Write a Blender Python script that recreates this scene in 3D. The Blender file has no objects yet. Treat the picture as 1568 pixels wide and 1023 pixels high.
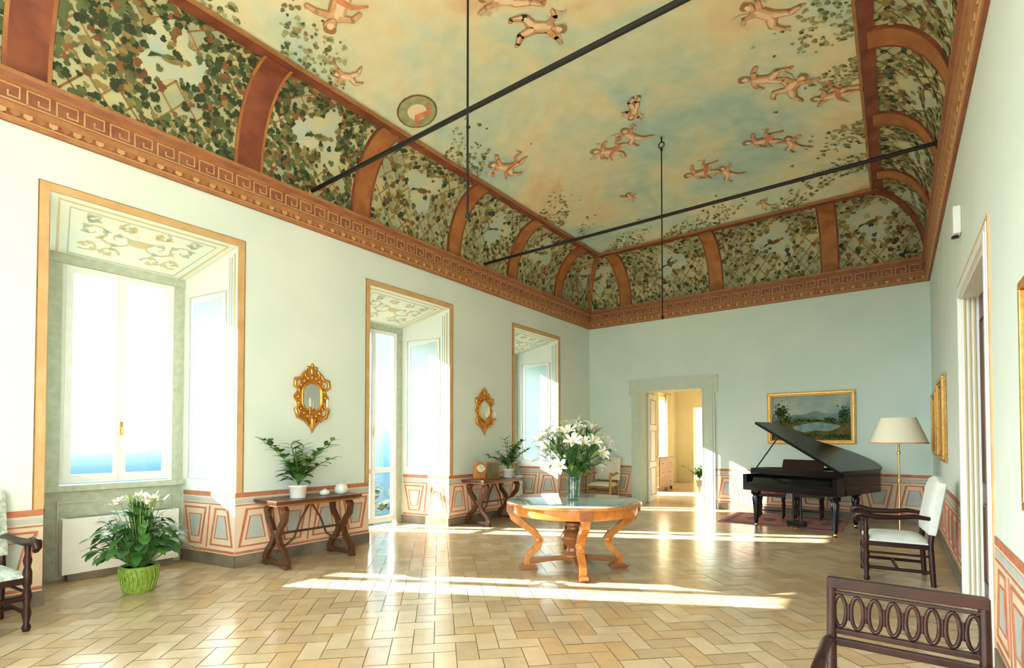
import bpy, math, random
from mathutils import Vector, Matrix, Euler
random.seed(7)
S=bpy.context.scene
W,L=6.68,11.49
HC0,HC1=4.29,4.70
HW=3.775; DT=1.1; SD=.29
WIN=[(-2.40,-.71),(1.17,2.85),(4.735,6.415),(8.295,9.975)]
A_,B_,HI=.70,.89,5.73
# ---------------------------------------------------------------- materials
def mat(name,col,rough=.5,metal=0,var=.0,vscale=8,col2=None,bump=0,bscale=60,spec=.5,coat=0,trans=0,emit=None,estr=0,stretch=None):
    m=bpy.data.materials.new(name); m.use_nodes=True; nt=m.node_tree; b=nt.nodes['Principled BSDF']
    c=tuple(col)+(1,)
    b.inputs['Base Color'].default_value=c; b.inputs['Roughness'].default_value=rough; b.inputs['Metallic'].default_value=metal
    b.inputs['Specular IOR Level'].default_value=spec; b.inputs['Coat Weight'].default_value=coat; b.inputs['Coat Roughness'].default_value=.05
    b.inputs['Transmission Weight'].default_value=trans
    if emit: b.inputs['Emission Color'].default_value=tuple(emit)+(1,); b.inputs['Emission Strength'].default_value=estr
    tc=nt.nodes.new('ShaderNodeTexCoord')
    src=tc.outputs['Object']
    if stretch:
        mp=nt.nodes.new('ShaderNodeMapping'); mp.inputs['Scale'].default_value=stretch; nt.links.new(src,mp.inputs[0]); src=mp.outputs[0]
    if var or col2:
        n=nt.nodes.new('ShaderNodeTexNoise'); n.inputs['Scale'].default_value=vscale; n.inputs['Detail'].default_value=6
        nt.links.new(src,n.inputs['Vector'])
        r=nt.nodes.new('ShaderNodeValToRGB'); r.color_ramp.elements[0].position=.33; r.color_ramp.elements[1].position=.67
        c2=col2 if col2 else tuple(min(1,x*(1+var)) for x in col)
        c1=col if col2 else tuple(x*(1-var) for x in col)
        r.color_ramp.elements[0].color=tuple(c1)+(1,); r.color_ramp.elements[1].color=tuple(c2)+(1,)
        nt.links.new(n.outputs['Fac'],r.inputs[0]); nt.links.new(r.outputs[0],b.inputs['Base Color'])
    if bump:
        n2=nt.nodes.new('ShaderNodeTexNoise'); n2.inputs['Scale'].default_value=bscale; nt.links.new(src,n2.inputs['Vector'])
        bp=nt.nodes.new('ShaderNodeBump'); bp.inputs['Strength'].default_value=bump; bp.inputs['Distance'].default_value=.01
        nt.links.new(n2.outputs['Fac'],bp.inputs['Height']); nt.links.new(bp.outputs[0],b.inputs['Normal'])
    return m
M={}
def mm(k,*a,**kw): M[k]=mat(k,*a,**kw); return M[k]
mm('wall_paint',(.66,.76,.71),.75,col2=(.73,.80,.74),vscale=1.2,bump=.15,bscale=30)
mm('wall_back_paint',(.68,.83,.76),.75,col2=(.75,.87,.80),vscale=1.1,bump=.15,bscale=30)
mm('reveal_paint',(.78,.82,.78),.7,col2=(.84,.86,.81),vscale=2)
mm('reveal_blue',(.50,.66,.71),.7,col2=(.58,.72,.74),vscale=2)
mm('soffit_paint',(.80,.78,.64),.7,col2=(.70,.77,.70),vscale=3)
mm('dado_cream',(.80,.64,.47),.6,col2=(.74,.56,.40),vscale=3)
mm('dado_red',(.46,.13,.06),.6,col2=(.58,.22,.12),vscale=9)
mm('dado_grey',(.42,.47,.44),.6,col2=(.52,.55,.50),vscale=6)
mm('skirting',(.17,.14,.10),.5,var=.3,vscale=4)
mm('tan_band',(.56,.33,.14),.6,col2=(.64,.42,.20),vscale=5)
mm('stone',(.38,.43,.32),.7,col2=(.50,.53,.42),vscale=14,bump=.2)
mm('stone_pale',(.60,.69,.58),.7,col2=(.66,.73,.62),vscale=10,bump=.1)
mm('white_frame',(.80,.81,.78),.4,var=.03)
mm('corn_red',(.22,.07,.035),.6,col2=(.32,.115,.055),vscale=6)
mm('corn_gold',(.43,.20,.075),.55,col2=(.33,.13,.045),vscale=8)
mm('corn_light',(.57,.34,.16),.55,var=.12)
mm('rib_red',(.15,.030,.015),.65,col2=(.27,.075,.032),vscale=4)
mm('rib_gold',(.45,.19,.055),.65,col2=(.30,.09,.03),vscale=4)
mm('cove_bg',(.60,.54,.28),.8,col2=(.34,.38,.26),vscale=1.6)
mm('sky_patch',(.58,.54,.30),.8,col2=(.42,.52,.46),vscale=4)
mm('leaf_a',(.03,.05,.018),.8,var=.3); mm('leaf_b',(.10,.125,.045),.8,var=.3); mm('leaf_c',(.25,.19,.065),.8,var=.3); mm('leaf_d',(.33,.34,.17),.8,var=.2); mm('leaf_e',(.20,.085,.03),.8,var=.3)
mm('trellis',(.28,.15,.05),.8,var=.3)
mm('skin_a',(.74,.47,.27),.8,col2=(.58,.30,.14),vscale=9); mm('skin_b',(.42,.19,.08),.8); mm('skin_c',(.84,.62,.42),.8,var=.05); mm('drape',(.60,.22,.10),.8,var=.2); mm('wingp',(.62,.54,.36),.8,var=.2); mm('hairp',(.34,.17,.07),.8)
mm('paint_cloud',(.80,.66,.42),.8,var=.05)
mm('scroll_p',(.62,.50,.28),.7); mm('scroll_g',(.45,.52,.42),.7)
mm('wood_dark',(.055,.018,.008),.28,col2=(.12,.042,.016),vscale=6,stretch=(1,1,6),coat=.2)
mm('wood_mid',(.24,.08,.022),.3,col2=(.36,.135,.038),vscale=6,stretch=(1,1,5),coat=.3)
mm('wood_honey',(.47,.155,.027),.22,col2=(.64,.25,.05),vscale=5,stretch=(1,6,1),coat=.6)
mm('mahogany',(.014,.004,.003),.34,col2=(.036,.008,.005),vscale=8,coat=.05,spec=.3)
mm('gilt',(.80,.42,.10),.33,metal=.75,col2=(.60,.27,.05),vscale=30)
mm('gilt_dark',(.32,.17,.04),.4,metal=.6,col2=(.48,.29,.08),vscale=30)
mm('mirror',(.85,.87,.84),.05,metal=1)
mm('iron',(.012,.011,.010),.5,spec=.3)
mm('piano_black',(.004,.004,.005),.13,coat=0,spec=.4)
mm('piano_lid',(.004,.004,.004),.2,spec=.22)
mm('brass',(.75,.50,.18),.25,metal=1)
mm('ivory',(.82,.80,.70),.3)
mm('fabric_white',(.78,.78,.72),.9,col2=(.66,.70,.66),vscale=14,bump=.3,bscale=200)
mm('fabric_pattern',(.74,.74,.66),.9,col2=(.28,.38,.36),vscale=28)
mm('shade',(.90,.84,.66),.8)
mm('ceramic',(.85,.84,.80),.25,coat=.3)
mm('pot_green',(.16,.27,.035),.35,col2=(.30,.42,.06),vscale=30,bump=.8,bscale=70)
mm('plant_a',(.03,.10,.018),.4,var=.4,vscale=10); mm('plant_b',(.08,.20,.04),.4,var=.3,vscale=10); mm('plant_c',(.28,.40,.12),.45,var=.2)
mm('petal',(.92,.91,.84),.5); mm('petal_y',(.85,.60,.12),.5); mm('bud',(.70,.78,.45),.5)
mm('marble_top',(.28,.33,.33),.07,col2=(.18,.23,.24),vscale=6,coat=.6)
mm('soil',(.05,.03,.02),.9)
mm('rug_red',(.34,.06,.05),.95,col2=(.46,.22,.14),vscale=22); mm('rug_b',(.12,.08,.12),.95,var=.4,vscale=30)
mm('cream_wall',(.82,.72,.48),.8,var=.04,vscale=2)
mm('curtain',(.85,.74,.45),.9,var=.05)
mm('door_wood',(.09,.035,.02),.35,var=.3,stretch=(1,1,.3))
mm('fabric_light',(.80,.74,.62),.9,var=.08,vscale=20)
mm('p_sky',(.50,.54,.42),.7,col2=(.20,.33,.37),vscale=2.6,spec=.1); mm('p_hill',(.15,.24,.25),.7,col2=(.22,.31,.28),vscale=5,spec=.1); mm('p_hill2',(.10,.16,.12),.7,col2=(.16,.21,.12),vscale=7,spec=.1); mm('p_land',(.06,.07,.02),.7,col2=(.17,.14,.05),vscale=7,spec=.1); mm('p_water',(.16,.26,.27),.7,col2=(.30,.38,.34),vscale=7,spec=.1); mm('p_tree',(.02,.035,.012),.7,var=.4,vscale=20,spec=.1); mm('p_tree2',(.07,.095,.025),.7,var=.4,vscale=20,spec=.1)
mm('grout',(.26,.16,.08),.7)
tiles=[mm('tile_%d'%i,c,.2,col2=tuple(x*.88 for x in c),vscale=7,bump=.06,bscale=9) for i,c in enumerate([(.56,.40,.23),(.60,.44,.27),(.51,.35,.20),(.63,.47,.29),(.56,.37,.19)])]
# glass
def glassmat(name,tint,gl=.08):
    m=bpy.data.materials.new(name); m.use_nodes=True; nt=m.node_tree; nt.nodes.clear()
    o=nt.nodes.new('ShaderNodeOutputMaterial'); t=nt.nodes.new('ShaderNodeBsdfTransparent'); g=nt.nodes.new('ShaderNodeBsdfGlossy'); x=nt.nodes.new('ShaderNodeMixShader')
    t.inputs[0].default_value=tint; g.inputs['Roughness'].default_value=.02; x.inputs[0].default_value=gl
    nt.links.new(t.outputs[0],x.inputs[1]); nt.links.new(g.outputs[0],x.inputs[2]); nt.links.new(x.outputs[0],o.inputs[0]); M[name]=m
glassmat('window_glass',(.98,1,1,1),.04); glassmat('vase_glass',(.72,.86,.78,1),.18)
# frescoed sky
def skyfresco():
    m=bpy.data.materials.new('sky_fresco'); m.use_nodes=True; nt=m.node_tree; b=nt.nodes['Principled BSDF']; b.inputs['Roughness'].default_value=.85
    tc=nt.nodes.new('ShaderNodeTexCoord')
    n=nt.nodes.new('ShaderNodeTexNoise'); n.inputs['Scale'].default_value=.6; n.inputs['Detail'].default_value=5; n.inputs['Roughness'].default_value=.55; n.inputs['Distortion'].default_value=.6
    nt.links.new(tc.outputs['Object'],n.inputs['Vector'])
    r=nt.nodes.new('ShaderNodeValToRGB'); e=r.color_ramp.elements
    e[0].position=.36; e[0].color=(.42,.56,.49,1); e[1].position=.72; e[1].color=(.68,.46,.27,1)
    for p,c in ((.45,(.54,.62,.47)),(.53,(.68,.64,.42)),(.60,(.74,.61,.37))):
        x=e.new(p); x.color=c+(1,)
    nt.links.new(n.outputs['Fac'],r.inputs[0])
    n2=nt.nodes.new('ShaderNodeTexNoise'); n2.inputs['Scale'].default_value=5; n2.inputs['Detail'].default_value=8
    nt.links.new(tc.outputs['Object'],n2.inputs['Vector'])
    mx=nt.nodes.new('ShaderNodeMix'); mx.data_type='RGBA'; mx.blend_type='OVERLAY'; mx.inputs[0].default_value=.25
    nt.links.new(r.outputs[0],mx.inputs[6]); nt.links.new(n2.outputs['Fac'],mx.inputs[7]); nt.links.new(mx.outputs[2],b.inputs['Base Color'])
    M['sky_fresco']=m
skyfresco()
mm('canvas_dark',(.10,.09,.05),.35,col2=(.28,.22,.12),vscale=3)
# ---------------------------------------------------------------- mesh builder
class MB:
    def __init__(s): s.v=[];s.f=[];s.mi=[];s.sm=[];s.mats=[];s.T=None
    def add(s,vs,fs,m,smooth=False):
        if m not in s.mats: s.mats.append(m)
        k=s.mats.index(m); o=len(s.v)
        for v in vs:
            v=Vector(v)
            if s.T is not None: v=s.T@v
            s.v.append(tuple(v))
        for f in fs: s.f.append([i+o for i in f]); s.mi.append(k); s.sm.append(smooth)
    def box(s,c,d,m,R=None):
        vs=[]
        for z in(-.5,.5):
            for x,y in((-.5,-.5),(.5,-.5),(.5,.5),(-.5,.5)):
                v=Vector((x*d[0],y*d[1],z*d[2]))
                if R is not None: v=R@v
                vs.append(Vector(c)+v)
        s.add(vs,[(3,2,1,0),(4,5,6,7),(0,1,5,4),(1,2,6,5),(2,3,7,6),(3,0,4,7)],m)
    def bb(s,a,b,m): s.box([(a[i]+b[i])/2 for i in range(3)],[abs(b[i]-a[i]) for i in range(3)],m)
    def hexa(s,p,m): s.add(p,[(3,2,1,0),(4,5,6,7),(0,1,5,4),(1,2,6,5),(2,3,7,6),(3,0,4,7)],m)
    def quad(s,p,m): s.add(p,[tuple(range(len(p)))],m)
    def tube(s,pts,r,m,n=8,flat=1.0,up=(0,0,1)):
        pts=[Vector(p) for p in pts]; N=len(pts)
        if not isinstance(r,(list,tuple)): r=[r]*N
        vs=[];fs=[];prev=None
        for i,p in enumerate(pts):
            t=(pts[min(i+1,N-1)]-pts[max(i-1,0)]).normalized()
            if prev is None:
                u=Vector(up)
                if abs(t.dot(u))>.95: u=Vector((1,0,0))
                a=(u-t*u.dot(t)).normalized()
            else:
                a=(prev-t*prev.dot(t))
                a=a.normalized() if a.length>1e-6 else Vector((1,0,0))
            prev=a; b=t.cross(a)
            for k in range(n):
                q=2*math.pi*k/n; vs.append(p+a*math.cos(q)*r[i]*flat+b*math.sin(q)*r[i])
        for i in range(N-1):
            for k in range(n):
                k2=(k+1)%n; fs.append((i*n+k,i*n+k2,(i+1)*n+k2,(i+1)*n+k))
        s.add(vs,fs,m,True); 
        s.add(vs[:n],[tuple(reversed(range(n)))],m); s.add(vs[-n:],[tuple(range(n))],m)
    def lathe(s,pr,c,m,n=20,sx=1,sy=1):
        vs=[];fs=[]
        for r,z in pr:
            for k in range(n):
                q=2*math.pi*k/n; vs.append((c[0]+r*sx*math.cos(q),c[1]+r*sy*math.sin(q),c[2]+z))
        for i in range(len(pr)-1):
            for k in range(n):
                k2=(k+1)%n; fs.append((i*n+k,i*n+k2,(i+1)*n+k2,(i+1)*n+k))
        s.add(vs,fs,m,True)
        if pr[0][0]>1e-4: s.add(vs[:n],[tuple(reversed(range(n)))],m)
        if pr[-1][0]>1e-4: s.add(vs[-n:],[tuple(range(n))],m)
    def ball(s,c,r,m,n=12):
        if not isinstance(r,(tuple,list)): r=(r,r,r)
        vs=[];fs=[];h=n//2
        for i in range(h+1):
            a=math.pi*i/h-math.pi/2
            for k in range(n):
                q=2*math.pi*k/n; vs.append((c[0]+r[0]*math.cos(a)*math.cos(q),c[1]+r[1]*math.cos(a)*math.sin(q),c[2]+r[2]*math.sin(a)))
        for i in range(h):
            for k in range(n):
                k2=(k+1)%n; fs.append((i*n+k,i*n+k2,(i+1)*n+k2,(i+1)*n+k))
        s.add(vs,fs,m,True)
    def prism(s,poly,o,ax,ay,az,m,t):
        o,ax,ay,az=Vector(o),Vector(ax),Vector(ay),Vector(az); n=len(poly)
        lo=[o+ax*x+ay*y-az*t/2 for x,y in poly]; hi=[v+az*t for v in lo]
        s.add(lo+hi,[tuple(reversed(range(n))),tuple(range(n,2*n))]+[(i,(i+1)%n,(i+1)%n+n,i+n) for i in range(n)],m)
    def strip(s,pts,w,o,ax,ay,az,m,t,cl=False):
        n=len(pts); Lh=[];Rh=[]
        for i in range(n):
            p0=pts[i-1] if (i>0 or cl) else pts[i]; p1=pts[(i+1)%n] if (i<n-1 or cl) else pts[i]
            dx,dy=p1[0]-p0[0],p1[1]-p0[1]; l=math.hypot(dx,dy) or 1; ww=w[i] if isinstance(w,(list,tuple)) else w
            Lh.append((pts[i][0]-dy/l*ww/2,pts[i][1]+dx/l*ww/2)); Rh.append((pts[i][0]+dy/l*ww/2,pts[i][1]-dx/l*ww/2))
        o,ax,ay,az=Vector(o),Vector(ax),Vector(ay),Vector(az)
        vs=[]
        for i in range(n):
            for (x,y) in (Lh[i],Rh[i]):
                b=o+ax*x+ay*y; vs+= [b-az*t/2,b+az*t/2]
        fs=[]
        for i in range(n if cl else n-1):
            a=4*i; b=4*((i+1)%n)
            fs+= [(a+1,a+3,b+3,b+1),(a,b,b+2,a+2),(a,a+1,b+1,b),(a+2,b+2,b+3,a+3)]
        if not cl: fs+=[(0,2,3,1),(4*n-4,4*n-3,4*n-1,4*n-2)]
        s.add(vs,fs,m)
    def make(s,name,loc=(0,0,0),rz=0,bevel=0,parent=None,sc=1):
        me=bpy.data.meshes.new(name); me.from_pydata(s.v,[],s.f)
        for k in s.mats: me.materials.append(M[k])
        me.polygons.foreach_set('material_index',s.mi); me.polygons.foreach_set('use_smooth',s.sm); me.update()
        o=bpy.data.objects.new(name,me); S.collection.objects.link(o); o.location=loc; o.rotation_euler=(0,0,rz); o.scale=(sc,sc,sc)
        if bevel:
            b=o.modifiers.new('bev','BEVEL'); b.width=bevel; b.segments=2; b.limit_method='ANGLE'; b.angle_limit=.7
        if parent: o.parent=parent
        return o
def empty(name):
    e=bpy.data.objects.new(name,None); S.collection.objects.link(e); return e
# ---------------------------------------------------------------- room shell
def dado(mb,o,d,n,length,h=.87,z0=0):
    o=Vector(o);d=Vector(d).normalized();n=Vector(n).normalized(); up=Vector((0,0,1))
    def rect(x0,x1,a,b,m,off): 
        p=[o+d*x0+up*a,o+d*x1+up*a,o+d*x1+up*b,o+d*x0+up*b]; p=[q+n*off for q in p]
        mb.quad(p,m)
    rect(0,length,z0,h,'dado_cream',.003)
    rect(0,length,h-.055,h,'dado_red',.006); rect(0,length,h-.125,h-.075,'dado_grey',.006); rect(0,length,h-.155,h-.14,'dado_red',.006)
    rect(0,length,.155,.185,'dado_red',.006)
    cnt=max(1,round(length/.52)); w=length/cnt
    for i in range(cnt):
        c=(i+.5)*w; hw=w*.40; 
        up_=(i%2==0)
        a,b=(hw,hw*.55) if up_ else (hw*.55,hw)
        if length<.45: a=b=hw*.8
        P=[(c-a,.24),(c+a,.24),(c+b,h-.2),(c-b,h-.2)]
        mb.strip(P,.035,o+n*.006,d,up,n,'dado_red',.004,cl=True)
        k=.62; cy=(.24+h-.2)/2
        P2=[(c+(x-c)*k,cy+(y-cy)*k) for x,y in P]
        mb.prism(P2,o+n*.005,d,up,n,'dado_grey',.003)
        mb.strip(P2,.018,o+n*.007,d,up,n,'dado_red',.004,cl=True)
        if i: mb.strip([(i*w-.03,.2),(i*w+.03,h-.17)] if up_ else [(i*w+.03,.2),(i*w-.03,h-.17)],.02,o+n*.006,d,up,n,'dado_red',.003)
def skirt(mb,o,d,n,length,h=.14,t=.018):
    o=Vector(o);d=Vector(d).normalized();n=Vector(n).normalized()
    a=o;b=o+d*length;up=Vector((0,0,h))
    mb.hexa([a,b,b+n*t,a+n*t,a+up,b+up,b+n*t+up,a+n*t+up],'skirting')
SP=.20 # splay
wl=MB(); dl=MB(); bl=MB(); tb=MB()
edges=[-3.2]+[e for w in WIN for e in w]+[L+.0]
ZT=4.85
for i in range(0,len(edges),2):
    a,b=edges[i],edges[i+1]
    a2=a-(SP if i else 0); b2=b+(SP if i<len(edges)-2 else 0)
    P=[(0,a),(0,b),(-DT,b2),(-DT,a2)]
    wl.hexa([Vector((x,y,0)) for x,y in P][::-1]+[Vector((x,y,ZT)) for x,y in P][::-1],'wall_paint')
    dado(dl,(0,a,0),(0,1,0),(1,0,0),b-a); skirt(bl,(0,a,0),(0,1,0),(1,0,0),b-a)
for k,(a,b) in enumerate(WIN):
    P=[(0,a,HW),(0,b,HW),(-DT,b-SP,HW-SD),(-DT,a+SP,HW-SD)]
    T=[(0,a,ZT),(0,b,ZT),(-DT,b-SP,ZT),(-DT,a+SP,ZT)]
    wl.hexa([Vector(p) for p in P][::-1]+[Vector(p) for p in T][::-1],'wall_paint')
    for (p,q,sg) in (((0,a),(-DT,a+SP),1),((0,b),(-DT,b-SP),-1)):
        o=Vector((p[0],p[1],0)); d=Vector((q[0]-p[0],q[1]-p[1],0)); ln=d.length; d.normalize(); n=Vector((d.y,-d.x,0)) if sg>0 else Vector((-d.y,d.x,0))
        if n.y*sg<0: n=-n
        dado(dl,o,d,n,ln-.13); skirt(bl,o,d,n,ln-.1)
        up=Vector((0,0,1))
        pz=[(.004,.87),(ln,.87),(ln,HW-SD-.005),(.004,HW-.012)]
        dl.quad([o+d*x+up*z+n*.003 for x,z in pz],'reveal_paint')
        dl.quad([o+d*x+up*z+n*.0045 for x,z in ((.27,1.08),(ln-.27,1.08),(ln-.27,3.16),(.27,3.22))],'reveal_blue')
        for (x0,x1,z0,z1) in ((.20,ln-.22,1.02,3.27),(.27,ln-.28,1.08,3.18)):
            dl.strip([(x0,z0),(x1,z0),(x1,z1),(x0,z1)],.022,o+n*.006,d,up,n,'dado_grey' if x0<.22 else 'white_frame',.012,cl=True)
        dl.strip([(.05,.9),(.05,HW-.08)],.025,o+n*.005,d,up,n,'scroll_p',.006); dl.strip([(.10,.9),(.10,HW-.12)],.016,o+n*.005,d,up,n,'scroll_g',.006); dl.strip([(.14,.9),(.14,HW-.12)],.01,o+n*.005,d,up,n,'scroll_g',.006)
    c=(a+b)/2
    nn=Vector((SD,0,-DT)).normalized()
    ax=Vector((0,1,0)); ay=Vector((-DT,0,-SD)); Ls=ay.length; ay.normalize()
    h0=(b-a)/2
    o=Vector((0,c,HW))+nn*.004
    dl.quad([o+ax*x+ay*y for x,y in ((-h0,0),(h0,0),(h0-SP,Ls),(-h0+SP,Ls))],'soffit_paint')
    def inset(q): return [(-h0+q*1.2,q),(h0-q*1.2,q),(h0-SP-q*.9,Ls-q),(-h0+SP+q*.9,Ls-q)]
    dl.strip(inset(.07),.03,o,ax,ay,nn,'scroll_p',.006,cl=True); dl.strip(inset(.15),.02,o,ax,ay,nn,'scroll_g',.006,cl=True)
    for sx in (-1,1):
        for (cx,cy,r,t0) in ((.18,.5,.16,0),(.42,.45,.14,2),(.40,.75,.1,1),(.2,.8,.1,3),(.45,.25,.07,4),(.15,.25,.08,5)):
            pts=[(sx*(cx+r*(1-j/18)*math.cos(t0+j*.5)),cy+r*(1-j/18)*math.sin(t0+j*.5)) for j in range(16)]
            dl.strip(pts,[.028-.0012*j for j in range(16)],o,ax,ay,nn,'scroll_p' if t0%2==0 else 'scroll_g',.005)
            for j in (3,7,10):
                x_,y_=pts[j]; dl.prism([(x_+.03*math.cos(q*1.05+j)*(1+.6*(q%2)),y_+.03*math.sin(q*1.05+j)*(1+.6*(q%2))) for q in range(6)],o,ax,ay,nn,'scroll_g' if t0%2==0 else 'scroll_p',.005)
    dl.prism([(.1*math.cos(q*.52),.5+.07*math.sin(q*.52)) for q in range(12)],o,ax,ay,nn,'scroll_p',.006)
    for (y0,y1,z0,z1) in ((a-.075,a,0.0,HW+.075),(b,b+.075,0.0,HW+.075),(a,b,HW,HW+.075)):
        tb.bb((0,y0,z0 if z0 else .87),(.012,y1,z1),'tan_band')
    tb.strip([(a-.075,.87),(a-.075,HW+.075),(b+.075,HW+.075),(b+.075,.87)],.010,(0.012,0,0),(0,1,0),(0,0,1),(1,0,0),'trellis',.006)
wl.make('wall_left'); dl.make('trim_dado_left'); bl.make('baseboard_left'); tb.make('trim_window_borders')
# windows
for k,(a,b) in enumerate(WIN):
    mb=MB(); y0,y1=a+SP+.02,b-SP-.01; X=-DT+.06; french=(k==2); zb=.06 if french else 1.02; zt=HW-SD-.06
    if not french:
        mb.bb((-DT,y0-.06,0),(-DT+.097,y1+.06,zb-.06),'stone')
        mb.bb((-DT-.03,y0-.06,zb-.08),(-DT+.17,y1+.06,zb-.02),'stone')
        mb.strip([(y0+.08,.12),(y1-.08,.12),(y1-.08,.82),(y0+.08,.82)],.025,(-DT+.105,0,0),(0,1,0),(0,0,1),(1,0,0),'scroll_g',.02,cl=True)
    sw=.09
    mb.bb((-DT-.02,y0-.08,zb-.05),(-DT+.1,y0+sw,zt+.1),'stone'); mb.bb((-DT-.02,y1-sw,zb-.05),(-DT+.1,y1+.08,zt+.1),'stone'); mb.bb((-DT-.03,y0-.09,zt-.02),(-DT+.112,y1+.09,zt+.16),'stone')
    ya,yb=y0+sw,y1-sw; yc=(ya+yb)/2
    def fr(u0,u1,v0,v1,w,m,x0,x1):
        mb.bb((x0,u0,v0),(x1,u0+w,v1),m); mb.bb((x0,u1-w,v0),(x1,u1,v1),m); mb.bb((x0,u0+w,v0),(x1,u1-w,v0+w),m); mb.bb((x0,u0+w,v1-w),(x1,u1-w,v1),m)
    fr(ya,yb,zb,zt,.03,'white_frame',X-.04,X+.03)
    for (u0,u1) in ((ya+.03,yc+.012),(yc-.012,yb-.03)):
        fr(u0,u1,zb+.03,zt-.03,.062,'white_frame',X-.025,X+.045)
        if french:
            mb.bb((X-.02,u0+.06,.92),(X+.035,u1-.06,1.0),'white_frame')
        mb.bb((X,u0+.05,zb+.08),(X+.004,u1-.05,zt-.08),'window_glass')
    mb.bb((X+.045,yc-.018,zb+.03),(X+.06,yc+.018,zt-.03),'white_frame')
    mb.bb((X+.06,yc-.012,1.55),(X+.075,yc+.012,1.7),'brass'); mb.tube([(X+.075,yc,1.63),(X+.11,yc,1.63),(X+.115,yc,1.56)],.009,'brass')
    mb.make('window_%d'%(k+1))
# back wall with door
D0,D1,DTOP=1.38,2.80,2.64
wb=MB()
TK=.38
wb.bb((-DT,L,0),(D0,L+TK,ZT),'wall_back_paint'); wb.bb((D1,L,0),(W+.3,L+TK,ZT),'wall_back_paint'); wb.bb((D0,L,DTOP),(D1,L+TK,ZT),'wall_back_paint')
wb.make('wall_back')
db=MB(); bb_=MB()
dado(db,(0,L,0),(1,0,0),(0,-1,0),1.13); dado(db,(3.05,L,0),(1,0,0),(0,-1,0),W-3.05)
skirt(bb_,(0,L,0),(1,0,0),(0,-1,0),1.13); skirt(bb_,(3.05,L,0),(1,0,0),(0,-1,0),W-3.05)
db.make('trim_dado_back'); bb_.make('baseboard_back')
mb=MB()
for (x0,x1) in ((1.13,D0),(D1,3.05)): mb.bb((x0,L-.03,0),(x1,L+.0,DTOP+.25),'stone_pale'); mb.bb((x0+.05,L-.04,0),(x1-.05,L-.03,DTOP+.2),'stone_pale')
mb.bb((1.13,L-.035,DTOP-.0),(3.05,L,DTOP+.25),'stone_pale'); mb.bb((1.09,L-.045,DTOP+.21),(3.09,L,DTOP+.26),'stone_pale')
mb.bb((1.07,L-.032,DTOP-.12),(1.131,L,DTOP+.25),'stone_pale'); mb.bb((3.049,L-.032,DTOP-.12),(3.11,L,DTOP+.25),'stone_pale')
mb.bb((D0-.001,L-.042,0),(D0+.02,L+TK,DTOP),'stone_pale'); mb.bb((D1-.02,L-.042,0),(D1+.001,L+TK,DTOP),'stone_pale'); mb.bb((D0,L-.044,DTOP-.02),(D1,L+TK,DTOP+.01),'stone_pale')
mb.make('trim_doorway_back')
mb=MB(); mb.bb((0,0,0),(.045,.72,2.58),'white_frame')
for z0,z1 in ((.15,.8),(.95,1.7),(1.85,2.45)): mb.strip([(.1,z0),(.62,z0),(.62,z1),(.1,z1)],.02,(.046,0,0),(0,1,0),(0,0,1),(1,0,0),'corn_gold',.012,cl=True)
mb.tube([(.045,.65,1.05),(.09,.65,1.05),(.09,.58,1.05)],.01,'brass')
mb.make('door_1',loc=(D0+.03,L+TK-.1,0.005),rz=math.radians(8))
# right wall with doorway
R0,R1,RT=4.72,6.5,2.86
wr=MB(); wr.bb((W,2.0,0),(W+.35,R0,ZT),'wall_paint'); wr.bb((W,R1,0),(W+.35,L,ZT),'wall_paint'); wr.bb((W,R0,RT),(W+.35,R1,ZT),'wall_paint'); wr.bb((W,-3.2,0),(W+.35,2.0,ZT),'wall_paint')
wr.make('wall_right')
dr=MB(); br=MB()
for (y0,y1) in ((-3.2,R0-.14),(R1+.14,L)):
    dado(dr,(W,y0,0),(0,1,0),(-1,0,0),y1-y0); skirt(br,(W,y0,0),(0,1,0),(-1,0,0),y1-y0)
dr.make('trim_dado_right'); br.make('baseboard_right')
mb=MB()
for k,(w0,w_,t_) in enumerate(((.10,.14,.012),(.05,.10,.018),(0,.05,.024))):
    m_='tan_band' if k==0 else 'white_frame'
    for (y0,y1) in ((R0-w_,R0-w0),(R1+w0,R1+w_)): mb.bb((W-t_,y0,0),(W,y1,RT+w_),m_)
    mb.bb((W-t_,R0-w0,RT+w0),(W,R1+w0,RT+w_),m_)
mb.bb((W+.001,R0-.001,0),(W+.35,R0+.012,RT),'reveal_paint'); mb.bb((W+.001,R1-.02,0),(W+.35,R1+.001,RT),'reveal_paint'); mb.bb((W+.001,R0,RT-.02),(W+.35,R1,RT+.01),'reveal_paint')
for d_ in (.02,.055,.09): mb.bb((W+d_,R1-.035,0),(W+d_+.012,R1-.0195,RT-.02),'scroll_p')
mb.make('trim_doorway_right')
mb=MB(); mb.bb((W+.13,R0+.02,.01),(W+.18,R1-.02,RT-.02),'door_wood')
for y0,y1 in ((R0+.14,(R0+R1)/2-.08),((R0+R1)/2+.08,R1-.14)):
    for z0,z1 in ((.2,.9),(1.1,2.6)): mb.strip([(y0,z0),(y1,z0),(y1,z1),(y0,z1)],.03,(W+.128,0,0),(0,1,0),(0,0,1),(-1,0,0),'door_wood',.02,cl=True)
mb.bb((W+.115,(R0+R1)/2-.03,.01),(W+.13,(R0+R1)/2+.03,RT-.02),'door_wood'); mb.ball((W+.08,(R0+R1)/2-.12,1.05),.03,'brass'); mb.tube([(W+.13,(R0+R1)/2-.12,1.05),(W+.08,(R0+R1)/2-.12,1.05)],.012,'brass')
mb.make('door_2')
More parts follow.
